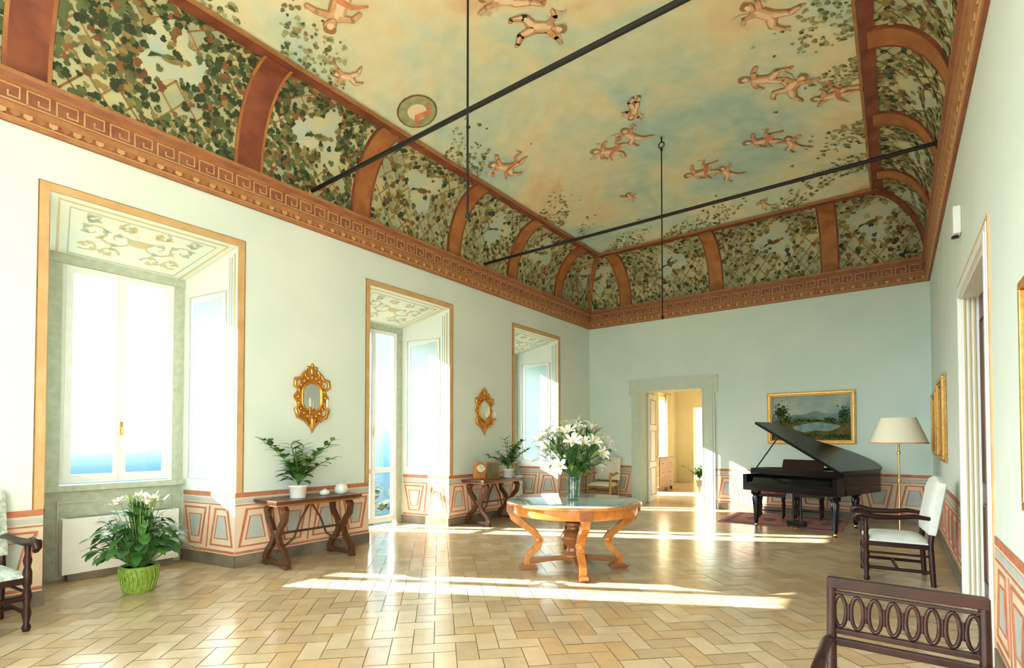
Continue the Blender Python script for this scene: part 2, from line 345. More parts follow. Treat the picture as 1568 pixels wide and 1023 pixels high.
# ---------------------------------------------------------------- floor, herringbone tiles
fl=MB()
fl.bb((-DT,-3.2,-.1),(W+.35,L+TK,-.003),'grout')
w=.155; g=.003; ang=math.radians(45); ca,sa=math.cos(ang),math.sin(ang)
rng=random.Random(3)
for i in range(-75,95):
    for j in range(-40,45):
        ox,oy=i+2*j,i-2*j
        for (x0,y0,x1,y1) in ((ox,oy,ox+2,oy+1),(ox,oy+1,ox+1,oy+3)):
            cx,cy=(x0+x1)/2*w,(y0+y1)/2*w; X=cx*ca-cy*sa+3; Y=cx*sa+cy*ca+4
            if X<-DT-.1 or X>W+.4 or Y<-3.3 or Y>L+TK: continue
            q=[(x0*w+g,y0*w+g),(x1*w-g,y0*w+g),(x1*w-g,y1*w-g),(x0*w+g,y1*w-g)]
            dz=rng.uniform(-.0008,.0008)
            fl.add([(min(max(a*ca-b*sa+3,-DT),W+.35),min(a*sa+b*ca+4,L+TK),dz+0) for a,b in q],[(0,1,2,3)],'tile_%d'%rng.randrange(5))
fl.make('floor')
# ---------------------------------------------------------------- ceiling height field
def zc(x,y):
    d=min(x/A_,(W-x)/A_,(L-y)/B_)
    if d<1: return HC1+(HI-HC1)*math.sqrt(max(0,1-(1-max(d,0))**2))
    dd=min(x-A_,W-A_-x,L-B_-y); return HI+.42*(1-(1-min(dd/2.3,1))**2)
th=[math.pi/2*i/14 for i in range(15)]
co=[1-math.cos(t) for t in th]
xs=[A_*c for c in co]+[A_+ (W-2*A_)*i/40 for i in range(1,40)]+[W-A_*c for c in reversed(co)]
ys=[-3.2+ (L-B_+3.2)*i/90 for i in range(90)]+[L-B_*c for c in reversed(co)]
cm=MB(); vs=[(x,y,zc(x,y)) for y in ys for x in xs]; nx=len(xs)
f1=[];f2=[]
for j in range(len(ys)-1):
    for i in range(nx-1):
        x=(xs[i]+xs[i+1])/2;y=(ys[j]+ys[j+1])/2; d=min(x/A_,(W-x)/A_,(L-y)/B_)
        q=(j*nx+i,(j+1)*nx+i,(j+1)*nx+i+1,j*nx+i+1)
        (f1 if d<1 else f2).append(q)
cm.add(vs,f1,'cove_bg',True); cm.add(vs,f2,'sky_fresco',True)
ceil=cm.make('ceiling')
mb=MB(); mb.bb((-DT,-3.2,6.4),(W+.35,L+TK,6.5),'wall_paint'); mb.bb((-DT,-3.2,ZT),(-DT+.1,L+TK,6.4),'wall_paint'); mb.bb((W+.25,-3.2,ZT),(W+.35,L+TK,6.4),'wall_paint'); mb.bb((-DT,L+TK-.1,ZT),(W+.35,L+TK,6.4),'wall_paint'); mb.make('trim_roof')
def cove(side,s,t,off=.004):
    if side=='L': p=Vector((A_*(1-math.cos(t)),s,HC1+(HI-HC1)*math.sin(t))); a=Vector((0,1,0)); u=Vector((A_*math.sin(t),0,(HI-HC1)*math.cos(t)))
    elif side=='R': p=Vector((W-A_*(1-math.cos(t)),s,HC1+(HI-HC1)*math.sin(t))); a=Vector((0,-1,0)); u=Vector((-A_*math.sin(t),0,(HI-HC1)*math.cos(t)))
    else: p=Vector((s,L-B_*(1-math.cos(t)),HC1+(HI-HC1)*math.sin(t))); a=Vector((1,0,0)); u=Vector((0,-B_*math.sin(t),(HI-HC1)*math.cos(t)))
    u.normalize(); n=u.cross(a).normalized(); 
    if n.z>0: n=-n
    if n.dot(Vector((W/2,5,3))-p)<0: n=-n
    return p+n*off,a,u,n
def flatat(x,y,off=.006):
    e=.02; p=Vector((x,y,zc(x,y))); gx=(zc(x+e,y)-zc(x-e,y))/(2*e); gy=(zc(x,y+e)-zc(x,y-e))/(2*e)
    n=Vector((gx,gy,-1)).normalized(); a=Vector((1,0,gx)).normalized(); u=n.cross(a); return p+n*off,a,u,n
LEAF=[(0,-.5),(.28,-.42),(.5,-.1),(.26,.05),(.3,.3),(0,.55),(-.3,.3),(-.26,.05),(-.5,-.1),(-.28,-.42)]
def pleaf(mb,fr,size,m,rot,shape=LEAF):
    p,a,u,n=fr; c,s=math.cos(rot),math.sin(rot)
    mb.add([p+(a*(x*c-y*s)+u*(x*s+y*c))*size for x,y in shape],[tuple(range(len(shape)))],m)
fres=empty('ceiling_fresco')
vine=MB(); rib=MB(); rr=random.Random(11)
def ribband(mb,side,s,w,m,t0=0,t1=math.pi/2,n=14):
    vs=[];fs=[]
    for i in range(n+1):
        t=t0+(t1-t0)*i/n
        p,a,u,nn=cove(side,s,t,0)
        for k,(sx,o) in enumerate(((-.5,.0),(-.5,.03),(.5,.03),(.5,.0))): vs.append(p+a*sx*w+nn*o)
    for i in range(n):
        for k in range(3): fs.append((4*i+k,4*i+k+1,4*i+k+5,4*i+k+4))
    mb.add(vs,fs,m,False)
ribL=[-2.6,-.7,1.0,2.95,4.55,6.5,8.2,9.95]
for i,s in enumerate(ribL):
    m='rib_red' if i<4 else 'rib_gold'
    for sd in 'LR':
        ribband(rib,sd,s,.27,m)
        for e in (-.15,.15): ribband(rib,sd,s+e,.03,'rib_gold' if m=='rib_red' else 'rib_red')
for s in (1.0,3.1,5.2):
    ribband(rib,'B',s,.26,'rib_gold'); 
    for e in (-.14,.14): ribband(rib,'B',s+e,.025,'rib_red')
for sx in (0,1):
    pts=[]
    for i in range(15):
        t=math.pi/2*i/14; x=A_*(1-math.cos(t)); pts.append(Vector(((W-x) if sx else x,L-B_*(1-math.cos(t)),HC1+(HI-HC1)*math.sin(t)-.01)))
    rib.tube(pts,.07,'rib_gold' if not sx else 'rib_red',n=8)
def band(p0,p1,w,m,t=.035):
    p0,p1=Vector(p0),Vector(p1); d=(p1-p0).normalized(); s=Vector((0,0,1)).cross(d); rib.hexa([p0-s*w/2-Vector((0,0,t)),p1-s*w/2-Vector((0,0,t)),p1+s*w/2-Vector((0,0,t)),p0+s*w/2-Vector((0,0,t)),p0-s*w/2,p1-s*w/2,p1+s*w/2,p0+s*w/2],m)
zz=HI+.012
band((A_,-3.2,zz),(A_,L-B_,zz),.13,'rib_red'); band((W-A_,-3.2,zz),(W-A_,L-B_,zz),.13,'rib_red'); band((A_-.06,L-B_,zz-.001),(W-A_+.06,L-B_,zz-.001),.13,'rib_red')
band((A_+.09,-3.2,zz),(A_+.09,L-B_,zz),.03,'corn_gold'); band((W-A_-.09,-3.2,zz),(W-A_-.09,L-B_,zz),.03,'corn_gold'); band((A_,L-B_-.09,zz-.001),(W-A_,L-B_-.09,zz-.001),.03,'corn_gold')
rib.make('fresco_ribs',parent=fres)
arcl=1.25
def fillpanel(side,s0,s1,light):
    wd=s1-s0
    step=.24
    for k in range(-8,int(wd/step)+9):
        for sg in (1,-1):
            pts=[]
            for i in range(15):
                t=math.pi/2*i/14; s=s0+k*step+sg*arcl*i/14
                if s0<=s<=s1 and inside(side,s,t): pts.append((s,t))
                else:
                    if len(pts)>1: strip_on(side,pts)
                    pts=[]
            if len(pts)>1: strip_on(side,pts)
    cl=[(s0+wd*.5+rr.uniform(-.15,.15),math.pi*.27,rr.uniform(.26,.36))]
    if wd>1.2: cl.append((s0+wd*rr.uniform(.15,.85),math.pi*.15,.13)); cl.append((s0+wd*rr.uniform(.15,.85),math.pi*.38,.14))
    cs,ct,cr=cl[0]; rings=[]
    for kk in (.33,.66,1.0):
        ring=[]
        for q in range(20):
            a=q/20*2*math.pi; r=kk*cr*(1+.28*math.sin(3*a+cs)+.12*math.sin(5*a)); s=min(max(cs+r*math.cos(a),s0),s1); t=ct+r*math.sin(a)*1.1; ring.append(cove(side,s,max(t,.02),.0075)[0])
        rings+=ring
    c=cove(side,cs,ct,.0075)[0]; vine.add([c]+rings,[(0,i+1,(i+1)%20+1) for i in range(20)]+[(1+20*k+i,1+20*(k+1)+i,1+20*(k+1)+(i+1)%20,1+20*k+(i+1)%20) for k in (0,1) for i in range(20)],'sky_patch',True)
    N=int(wd*(600 if not light else 330))
    for _ in range(N):
        s=rr.uniform(s0,s1); t=rr.uniform(.03,math.pi/2-.05)
        if not inside(side,s,t): continue
        bad=False
        for cs,ct,cr in cl:
            a_=math.atan2(t-ct,s-cs)
            if math.hypot((s-cs),(t-ct)/1.1)<cr*(1+.3*math.sin(3*a_+cs))*.9 and rr.random()<.86: bad=True
        if bad: continue
        v=math.sin(s*7+t*5)+math.sin(s*3.1-t*8+1)
        if v<-.5 and rr.random()<.5: continue
        m=rr.choice(['leaf_a','leaf_a','leaf_b','leaf_b','leaf_c','leaf_e'] if not light else ['leaf_b','leaf_c','leaf_d','leaf_c','leaf_e','leaf_a','leaf_d'])
        pleaf(vine,cove(side,s,t,rr.uniform(.010,.02)),rr.uniform(.045,.10),m,rr.uniform(0,6.3))
    cs,ct,cr=cl[0]; p,a,u,n=cove(side,cs,ct-.05,.02)
    body=[(.10*math.cos(q*.5),.04*math.sin(q*.5)+.02*math.cos(q*.5)) for q in range(12)]
    vine.add([p+a*x+u*y for x,y in body],[tuple(range(12))],rr.choice(['leaf_c','leaf_e','scroll_g']))
    vine.add([p+a*x+u*y+n*.002 for x,y in ((.08,.02),(.11,.06),(.145,.06),(.17,.04),(.14,.01))],[(0,1,2,3,4)],'leaf_c')
    vine.add([p+a*x+u*y+n*.002 for x,y in ((-.08,.0),(-.21,-.08),(-.19,-.02))],[(0,1,2)],'leaf_a')
    vine.add([p+a*x+u*y+n*.003 for x,y in ((.04,.02),(-.05,.03),(-.13,-.03),(-.02,-.01))],[(0,1,2,3)],'leaf_b')
def inside(side,s,t):
    c=1-math.cos(t)
    if side in 'LR': return s<L-B_*c-.05
    return A_*c+.05<s<W-A_*c-.05
def strip_on(side,pts):
    vs=[]
    for (s,t) in pts:
        p,a,u,n=cove(side,s,t,.006); vs+=[p-a*.011,p+a*.011]
    vine.add(vs,[(2*i,2*i+1,2*i+3,2*i+2) for i in range(len(pts)-1)],'trellis')
rl=ribL+[L]
for i in range(len(rl)-1):
    if rl[i]<-.8: continue
    for sd in 'LR': fillpanel(sd,rl[i]+.17,rl[i+1]-(.17 if i<len(rl)-2 else 0),light=(sd=='R' or i>3))
for s0,s1 in ((0.1,.86),(1.15,2.95),(3.25,5.05),(5.35,W-.1)): fillpanel('B',s0,s1,True)
for _ in range(3600):
    e=rr.choice('LLRRB'); dd=min(abs(rr.gauss(0,.33)),1.2)
    if e=='L': x,y=A_+.1+dd*.8,rr.uniform(0,L-B_)
    elif e=='R': x,y=W-A_-.1-dd,rr.uniform(2,L-B_)
    else: x,y=rr.uniform(A_,W-A_),L-B_-.1-dd*.7
    v=math.sin(y*2.3+x)+math.sin(x*3.7+y*5.1)
    if v<.15: continue
    if not(A_<x<W-A_ and y<L-B_): continue
    pleaf(vine,flatat(x,y,.008),rr.uniform(.03,.07),rr.choice(['leaf_b','leaf_d','leaf_c','leaf_d']),rr.uniform(0,6.3))
vine.make('fresco_vines',parent=fres)
# painted cherubs
ch=MB()
def capsule(fr,p0,p1,r0,r1,m,off):
    p,a,u,n=fr; dx,dy=p1[0]-p0[0],p1[1]-p0[1]; g_=math.atan2(dy,dx); pts=[]
    for i in range(7): q=g_+math.pi/2+math.pi*i/6; pts.append((p0[0]+r0*math.cos(q),p0[1]+r0*math.sin(q)))
    for i in range(7): q=g_-math.pi/2+math.pi*i/6; pts.append((p1[0]+r1*math.cos(q),p1[1]+r1*math.sin(q)))
    ch.add([p+a*x+u*y+n*off for x,y in pts],[tuple(range(14))],m)
def cherub(x,y,rot,sc,pose,drape=False,wings=True):
    fr0=flatat(x,y,.012); p,a,u,n=fr0; c,s=math.cos(rot),math.sin(rot); A=a*c+u*s; U=u*c-a*s
    fr=(p,A*sc,U*sc,n)
    if pose==0: arms=[[(-.1,.1),(-.26,.2),(-.4,.14)],[(.1,.12),(.25,.26),(.38,.36)]]; legs=[[(-.07,-.24),(-.24,-.38),(-.2,-.62)],[(.07,-.24),(.2,-.44),(.4,-.5)]]
    elif pose==1: arms=[[(-.1,.1),(-.28,.05),(-.36,-.1)],[(.1,.12),(.3,.14),(.46,.1)]]; legs=[[(-.06,-.24),(-.1,-.48),(-.3,-.6)],[(.07,-.24),(.28,-.34),(.34,-.58)]]
    else: arms=[[(-.1,.1),(-.2,.3),(-.32,.42)],[(.1,.12),(.22,0),(.36,.05)]]; legs=[[(-.07,-.24),(-.05,-.5),(-.1,-.74)],[(.07,-.24),(.18,-.46),(.1,-.7)]]
    if wings:
        for sx in (-1,1):
            W_=[(sx*.06,.12),(sx*.2,.34),(sx*.42,.42),(sx*.36,.3),(sx*.4,.22),(sx*.27,.17),(sx*.26,.08),(sx*.1,.02)]
            ch.add([p+fr[1]*q[0]+fr[2]*q[1]+n*.001 for q in W_],[tuple(range(8))],'wingp')
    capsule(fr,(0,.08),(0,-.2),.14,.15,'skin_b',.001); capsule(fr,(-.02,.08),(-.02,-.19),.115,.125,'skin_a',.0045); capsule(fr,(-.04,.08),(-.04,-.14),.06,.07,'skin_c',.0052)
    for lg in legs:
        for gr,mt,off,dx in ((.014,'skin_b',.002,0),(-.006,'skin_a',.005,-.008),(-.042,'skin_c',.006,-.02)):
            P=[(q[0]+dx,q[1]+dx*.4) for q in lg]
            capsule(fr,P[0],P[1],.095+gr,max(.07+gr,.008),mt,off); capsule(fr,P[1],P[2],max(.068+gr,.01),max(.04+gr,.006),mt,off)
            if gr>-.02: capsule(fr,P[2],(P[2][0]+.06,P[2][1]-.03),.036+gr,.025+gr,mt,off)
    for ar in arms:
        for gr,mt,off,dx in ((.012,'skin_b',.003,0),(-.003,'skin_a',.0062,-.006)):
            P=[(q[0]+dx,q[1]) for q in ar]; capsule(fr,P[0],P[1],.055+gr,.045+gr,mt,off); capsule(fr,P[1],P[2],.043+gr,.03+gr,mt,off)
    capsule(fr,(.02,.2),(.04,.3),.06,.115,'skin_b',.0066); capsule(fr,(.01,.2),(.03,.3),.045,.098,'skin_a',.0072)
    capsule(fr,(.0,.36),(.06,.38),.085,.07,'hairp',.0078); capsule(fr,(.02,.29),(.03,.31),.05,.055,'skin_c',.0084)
    if drape:
        ch.strip([( -.45,-.3),(-.2,-.16),(0,-.2),(.2,-.3),(.42,-.2),(.6,-.3),(.66,-.12)],[.03,.08,.12,.1,.08,.06,.02],p+n*.011,fr[1],fr[2],n,'drape',.002)
for i,(x,y,ro,sc,po,dr_,wg) in enumerate([(1.55,3.1,1.9,.62,1,True,False),(1.17,6.41,.5,.58,0,True,True),(2.91,4.17,.9,.58,2,False,True),(3.05,4.75,-2.2,.58,0,False,True),(2.5,7.4,.9,.56,1,True,True),(2.98,7.25,.2,.5,0,False,True),(3.25,6.75,2.6,.42,2,False,True),(5.1,5.8,.8,.56,0,False,True),
    (4.85,6.95,1.3,.56,1,False,False),(5.2,7.2,-.6,.56,0,False,True),(5.55,7.55,1.9,.5,2,True,False),(3.5,8.95,1.5,.56,1,True,False),(3.9,9.15,.3,.45,0,False,True),(4.55,8.5,1.5,.54,1,True,False),(4.95,8.7,.2,.48,0,False,True),(2.2,9.02,0,.38,2,False,True),(4.28,10.25,.3,.28,0,False,True),(.98,3.6,.5,.33,0,False,True)]):
    cherub(x,y,ro,sc,po,dr_,wg)
p,a,u,n=flatat(1.12,4.62,.012)
for r_,m_,o_ in ((.27,'leaf_e',0),(.25,'leaf_d',.003),(.13,'paint_cloud',.005)): ch.add([p+(a*math.cos(q*.35)+u*math.sin(q*.35))*r_+n*o_ for q in range(18)],[tuple(range(18))],m_)
ch.strip([(-.2,-.15),(-.05,-.05),(.1,-.12),(.2,-.02)],[.03,.09,.08,.03],p+n*.012,a,u,n,'drape',.002)
ch.make('fresco_cherubs',parent=fres)
# ---------------------------------------------------------------- cornice
cn=MB()
def cornice(o,d,n,length,m0=True):
    o=Vector(o);d=Vector(d);n=Vector(n);up=Vector((0,0,1))
    prof=[(0,4.27),(.03,4.27),(.035,4.31),(.05,4.315),(.05,4.37),(.075,4.40),(.075,4.425),(.05,4.43),(.05,4.60),(.085,4.62),(.11,4.66),(.11,4.70),(0,4.72)]
    ms=['corn_red','corn_gold','corn_light','corn_red','corn_gold','corn_gold','corn_red','corn_red','corn_gold','corn_red','corn_gold','corn_red']
    for i in range(len(prof)-1):
        (a0,z0),(a1,z1)=prof[i],prof[i+1]
        cn.quad([o+n*a0+up*z0,o+d*length+n*a0+up*z0,o+d*length+n*a1+up*z1,o+n*a1+up*z1],ms[i])
    c=.2; k=int(length/c); oo=o+n*.052+up*4.44
    for i in range(k):
        x=i*c; P=[(0,.01),(0,.145),(.15,.145),(.15,.045),(.075,.045),(.075,.09)]
        cn.strip([(x+a_,b_) for a_,b_ in P],.015,oo,d,up,n,'corn_light',.006); cn.strip([(x,.01),(x+c,.01)],.015,oo,d,up,n,'corn_light',.006)
    k=int(length/.085)
    for i in range(k):
        x=(i+.5)*.085; cn.prism([(x-.03,.05),(x-.03,.02),(x,0),(x+.03,.02),(x+.03,.05)],o+n*.052+up*4.318,d,up,n,'corn_light' if i%2 else 'corn_gold',.012)
cornice((0,-3.2,0),(0,1,0),(1,0,0),L+3.2); cornice((0,L,0),(1,0,0),(0,-1,0),W); cornice((W,-3.2,0),(0,1,0),(-1,0,0),L+3.2)
cn.make('trim_cornice')
# ---------------------------------------------------------------- tie rods + hooks
for y in (3.79,7.34):
    mb=MB(); mb.tube([(0.002,y,4.80),(W-.002,y,4.80)],.026,'iron',n=8); mb.make('tie_rod')
for y,zt in ((3.15,zc(3.34,3.15)),(7.6,zc(3.34,7.6))):
    mb=MB(); mb.tube([(0,0,zt-.16),(0,0,3.38)],.010,'iron',n=6); 
    mb.tube([(.0,0,zt-.09)]+[(.045*math.sin(q*.5),0,zt-.125+.045*math.cos(q*.5)) for q in range(13)],.009,'iron',n=6)
    mb.tube([(0,0,zt+.0),(0,0,zt-.08)],.012,'iron',n=6); mb.lathe([(.001,0),(.02,.01),(.02,.04),(.01,.06)],(0,0,3.33),'iron',n=10); mb.ball((0,0,zt-.2),.022,'iron',8)
    mb.make('chandelier_hook',loc=(3.34,y,0))
# ---------------------------------------------------------------- next room
nr=MB(); Y0=L+TK
nr.bb((-.35,Y0,0),(-.05,12.5,3.6),'cream_wall'); nr.bb((-.35,13.9,0),(-.05,15.9,3.6),'cream_wall'); nr.bb((-.35,16.9,0),(-.05,18.3,3.6),'cream_wall')
nr.bb((-.35,12.5,2.9),(-.05,13.9,3.6),'cream_wall'); nr.bb((-.35,15.9,2.9),(-.05,16.9,3.6),'cream_wall'); nr.bb((-.35,15.9,0),(-.05,16.9,.9),'cream_wall')
nr.make('wall_next_room_left')
mb=MB(); mb.bb((-.35,18,0),(.55,18.3,3.6),'cream_wall'); mb.bb((1.55,18,0),(5.5,18.3,3.6),'cream_wall'); mb.bb((.55,18,2.6),(1.55,18.3,3.6),'cream_wall'); mb.make('wall_next_room_back')
mb=MB(); mb.bb((5.2,Y0,0),(5.5,18,3.6),'cream_wall'); mb.make('wall_next_room_right')
mb=MB(); mb.bb((-.35,Y0,3.6),(5.5,18.3,3.7),'cream_wall'); mb.make('ceiling_next_room')
mb=MB(); mb.bb((-.35,Y0,-.1),(5.5,20.5,0),'tile_1'); mb.make('floor_next_room')
mb=MB(); mb.bb((-.35,20.2,0),(3,20.5,3.6),'cream_wall'); mb.bb((2.4,18.3,0),(2.7,20.2,3.6),'cream_wall'); mb.bb((-.35,18.3,3.3),(2.7,20.5,3.4),'cream_wall'); mb.make('wall_far_room')
mb=MB()
for y0,y1 in ((15.65,16.0),(16.8,17.15)):
    pts=[(y0+(y1-y0)*i/16,.045*math.sin(i*1.6)) for i in range(17)]
    mb.add([(.06+b,a,z) for z in (.02,3.0) for a,b in pts],[(i,i+1,i+18,i+17) for i in range(16)],'curtain',True)
mb.tube([(.05,15.6,3.02),(.05,17.2,3.02)],.02,'brass'); mb.make('curtain')
def dresser():
    mb=MB(); mb.bb((0,0,.1),(.5,1.2,.95),'wood_mid'); mb.bb((-.02,-.03,.95),(.53,1.23,.99),'wood_dark')
    for z in (.15,.41,.67): 
        mb.bb((.5,.05,z),(.515,1.15,z+.23),'wood_mid'); mb.ball((.53,.3,z+.12),.02,'brass',8); mb.ball((.53,.9,z+.12),.02,'brass',8)
        mb.bb((.05,-.012,z),(.45,.0,z+.23),'wood_mid')
    for y in (.04,1.1):
        for x in (.02,.42): mb.bb((x,y,0),(x+.07,y+.07,.1),'wood_dark')
    return mb
dresser().make('chest_of_drawers',loc=(0.25,14.2,.001),bevel=.005)
def oval_mirror(name,loc,rz,s=1):
    mb=MB(); X=(0,1,0);Z=(0,0,1);N=(1,0,0)
    def shape(k): return [(.125*k*math.cos(q)*(1+.14*math.sin(2*q)**2),.175*k*math.sin(q)) for q in [i*math.pi/16 for i in range(32)]]
    out=[]
    for i in range(96):
        q=i*2*math.pi/96; r=1.40+.13*math.cos(6*q)+.07*math.cos(14*q); out.append((.155*r*math.cos(q),.22*r*math.sin(q)))
    mb.prism(out,(.012,0,.02),X,Z,N,'gilt',.02)
    mb.prism(shape(1.0),(.028,0,.02),X,Z,N,'mirror',.006)
    mb.tube([(.035,a,b+.02) for a,b in shape(1.1)+[shape(1.1)[0]]],.018,'gilt',n=8)
    for i in range(20):
        q=i*2*math.pi/20; mb.ball((.03,.185*math.cos(q),.02+.255*math.sin(q)),(.02,.026,.026),'gilt',8)
    for sx in (-1,1):
        sp=[(sx*(.02+.10*(1-j/14)*abs(math.cos(j*.45))+.03),.27+.07*math.sin(j*.45)+.005*j) for j in range(13)]
        mb.tube([(.03,a,b) for a,b in sp],[.024-.001*j for j in range(13)],'gilt',n=6)
        mb.tube([(.03,sx*.17,.1),(.035,sx*.24,.16),(.035,sx*.23,.24),(.03,sx*.15,.26),(.03,sx*.12,.31)],[.014,.026,.03,.022,.01],'gilt',n=6)
        mb.tube([(.03,sx*.16,-.08),(.035,sx*.23,-.14),(.035,sx*.2,-.23),(.03,sx*.1,-.27),(.03,sx*.03,-.36)],[.012,.028,.028,.024,.014],'gilt',n=6)
        mb.tube([(.03,sx*.05,-.27),(.1,sx*.08,-.3),(.17,sx*.12,-.22),(.18,sx*.12,-.15)],.010,'gilt',n=6); mb.lathe([(.01,0),(.04,.012),(.034,.02),(.014,.03),(.014,.05)],(.18,sx*.12,-.16),'gilt',n=10); mb.lathe([(.011,.04),(.011,.15),(.001,.16)],(.18,sx*.12,-.16),'ivory',n=8)
    mb.ball((.03,0,.36),(.03,.04,.06),'gilt'); mb.ball((.03,0,.43),(.02,.022,.035),'gilt'); mb.ball((.03,.05,.40),(.015,.03,.025),'gilt'); mb.ball((.03,-.05,.40),(.015,.03,.025),'gilt')
    mb.tube([(.03,0,-.26),(.035,0,-.33),(.03,0,-.44)],[.05,.04,.006],'gilt',n=8)
    mb.make(name,loc=loc,rz=rz,sc=s)
oval_mirror('gilt_mirror_sconce',(.0,3.80,2.03),0,1.02); oval_mirror('gilt_mirror_sconce',(.0,7.33,2.01),0,1.0)
oval_mirror('gilt_mirror_sconce',(-.05,14.9,1.95),0,1.3)
# ---------------------------------------------------------------- plants
def leafgeo(mb,base,d,ln,wd,m,droop=.4,fold=.15,seg=5):
    base=Vector(base); d=Vector(d).normalized(); side=d.cross(Vector((0,0,1)))
    if side.length<.05: side=Vector((1,0,0))
    side.normalize(); upn=side.cross(d); vs=[]
    p=base.copy(); dd=d.copy()
    for i in range(seg+1):
        f=i/seg; w_=wd*math.sin(math.pi*min(1,f*.92+.06))**.8*.5
        vs+=[p-side*w_+upn*fold*w_,p,p+side*w_+upn*fold*w_]
        dd=(dd+Vector((0,0,-droop/seg))).normalized(); p=p+dd*ln/seg
    fs=[]
    for i in range(seg):
        for k in (0,1): fs.append((3*i+k,3*i+k+1,3*i+k+4,3*i+k+3))
    mb.add(vs,fs,m,True)
def rdir(r,el0,el1):
    a=r.uniform(0,6.283); e=math.radians(r.uniform(el0,el1)); return Vector((math.cos(a)*math.cos(e),math.sin(a)*math.cos(e),math.sin(e)))
def lily(mb,c,d,sz=.09,m='petal'):
    c=Vector(c); d=Vector(d).normalized(); a=d.orthogonal().normalized(); b=d.cross(a)
    for i in range(6):
        q=i*math.pi/3; rad=a*math.cos(q)+b*math.sin(q); side=d.cross(rad); w_=sz*(.30 if i%2 else .22)
        pr=[(0,0,.1),(.35,.45,.8),(.75,.72,1),(1.0,.72,.5),(1.12,.62,.0)]
        vs=[]
        for rr_,hh,ww in pr:
            p=c+rad*rr_*sz+d*hh*sz; vs+=[p-side*ww*w_+d*.01,p,p+side*ww*w_+d*.01]
        mb.add(vs,[(3*i_+k,3*i_+k+1,3*i_+k+4,3*i_+k+3) for i_ in range(4) for k in (0,1)],m,True)
    for i in range(4):
        q=i*1.57; mb.tube([c,c+d*sz*.85+(a*math.cos(q)+b*math.sin(q))*sz*.2],.003,'petal_y',n=4)
def floor_plant():
    r=random.Random(5); mb=MB()
    mb.lathe([(.12,0),(.135,.02),(.155,.18),(.165,.24),(.16,.26),(.145,.26),(.14,.22)],(0,0,0),'pot_green',28); mb.lathe([(.001,.235),(.145,.235)],(0,0,0),'soil',20)
    for i in range(26):
        q=i*2*math.pi/26
        mb.tube([(.13*math.cos(q),.13*math.sin(q),.02),(.158*math.cos(q+.12),.158*math.sin(q+.12),.13),(.166*math.cos(q),.166*math.sin(q),.24)],.006,'pot_green',n=5)
    for i in range(210):
        d=rdir(r,5,88); st=Vector((d.x*.05,d.y*.05,.24)); k=r.uniform(.45,1.0)
        e=Vector((d.x*.38*k,d.y*.38*k,.36+d.z*.46*k))
        mb.tube([st,(st+e)/2+Vector((0,0,.03)),e],.004,'plant_b',n=4)
        d2=Vector((d.x,d.y,r.uniform(-.2,.5))); leafgeo(mb,e,d2,r.uniform(.12,.18),r.uniform(.075,.105),r.choice(['plant_a','plant_a','plant_a','plant_b']),droop=1.0)
    for i in range(24):
        d=rdir(r,50,88); e=Vector((d.x*.33,d.y*.33,.84+r.uniform(0,.1)))
        mb.tube([(0,0,.3),(e.x*.5,e.y*.5,.6),e],.004,'plant_c',n=4)
        if i%2: lily(mb,e,d,.055)
        else: leafgeo(mb,e,d,.10,.05,r.choice(['petal','bud','plant_c']),droop=.3)
    mb.make('potted_floor_plant',loc=(.16,1.86,0))
floor_plant()
def table_plant(name,loc,n=26,seed=2,sp=1,clampx=None,el=(25,75)):
    r=random.Random(seed); mb=MB(); z0=.15
    mb.lathe([(.085,0),(.09,.01),(.10,.13),(.112,.135),(.112,.155),(.095,.155),(.09,.13)],(0,0,0),'ceramic',24); mb.lathe([(.001,.13),(.095,.13)],(0,0,0),'soil',16)
    for i in range(11):
        d=rdir(r,*el); l=r.uniform(.34,.5)*sp; pts=[]
        p=Vector((0,0,z0)); dd=d.copy(); dd.z=abs(dd.z)+.7; dd.normalize()
        for j in range(8):
            pts.append(p.copy()); p=p+dd*l/7; dd=(dd+Vector((d.x,d.y,-.2))*.17).normalized()
        mb.tube(pts,.005,'plant_b',n=5)
        for j in range(2,8):
            for sg in (-1,1):
                t=(pts[min(j+1,7)]-pts[j-1]).normalized(); sd=t.cross(Vector((0,0,1))).normalized()*sg
                leafgeo(mb,pts[j],sd+t*.6+Vector((0,0,r.uniform(0,.5))),r.uniform(.09,.13)*sp,r.uniform(.035,.055)*sp,r.choice(['plant_a','plant_b','plant_b','plant_c']),droop=.5)
    for i in range(n):
        d=rdir(r,20,85); leafgeo(mb,Vector((d.x*.07,d.y*.07,z0+.05+r.uniform(0,.18))),d,.15*sp,.06*sp,r.choice(['plant_a','plant_b']),droop=.8)
    mb.v=[(x,y,z if math.hypot(x,y)<.1 or z>.05 else .05+.01*r.random()) for x,y,z in mb.v]
    if clampx is not None: mb.v=[(max(x,clampx+abs(x-clampx)*.05),y,z) if x<clampx else (x,y,z) for x,y,z in mb.v]
    mb.make(name,loc=loc)
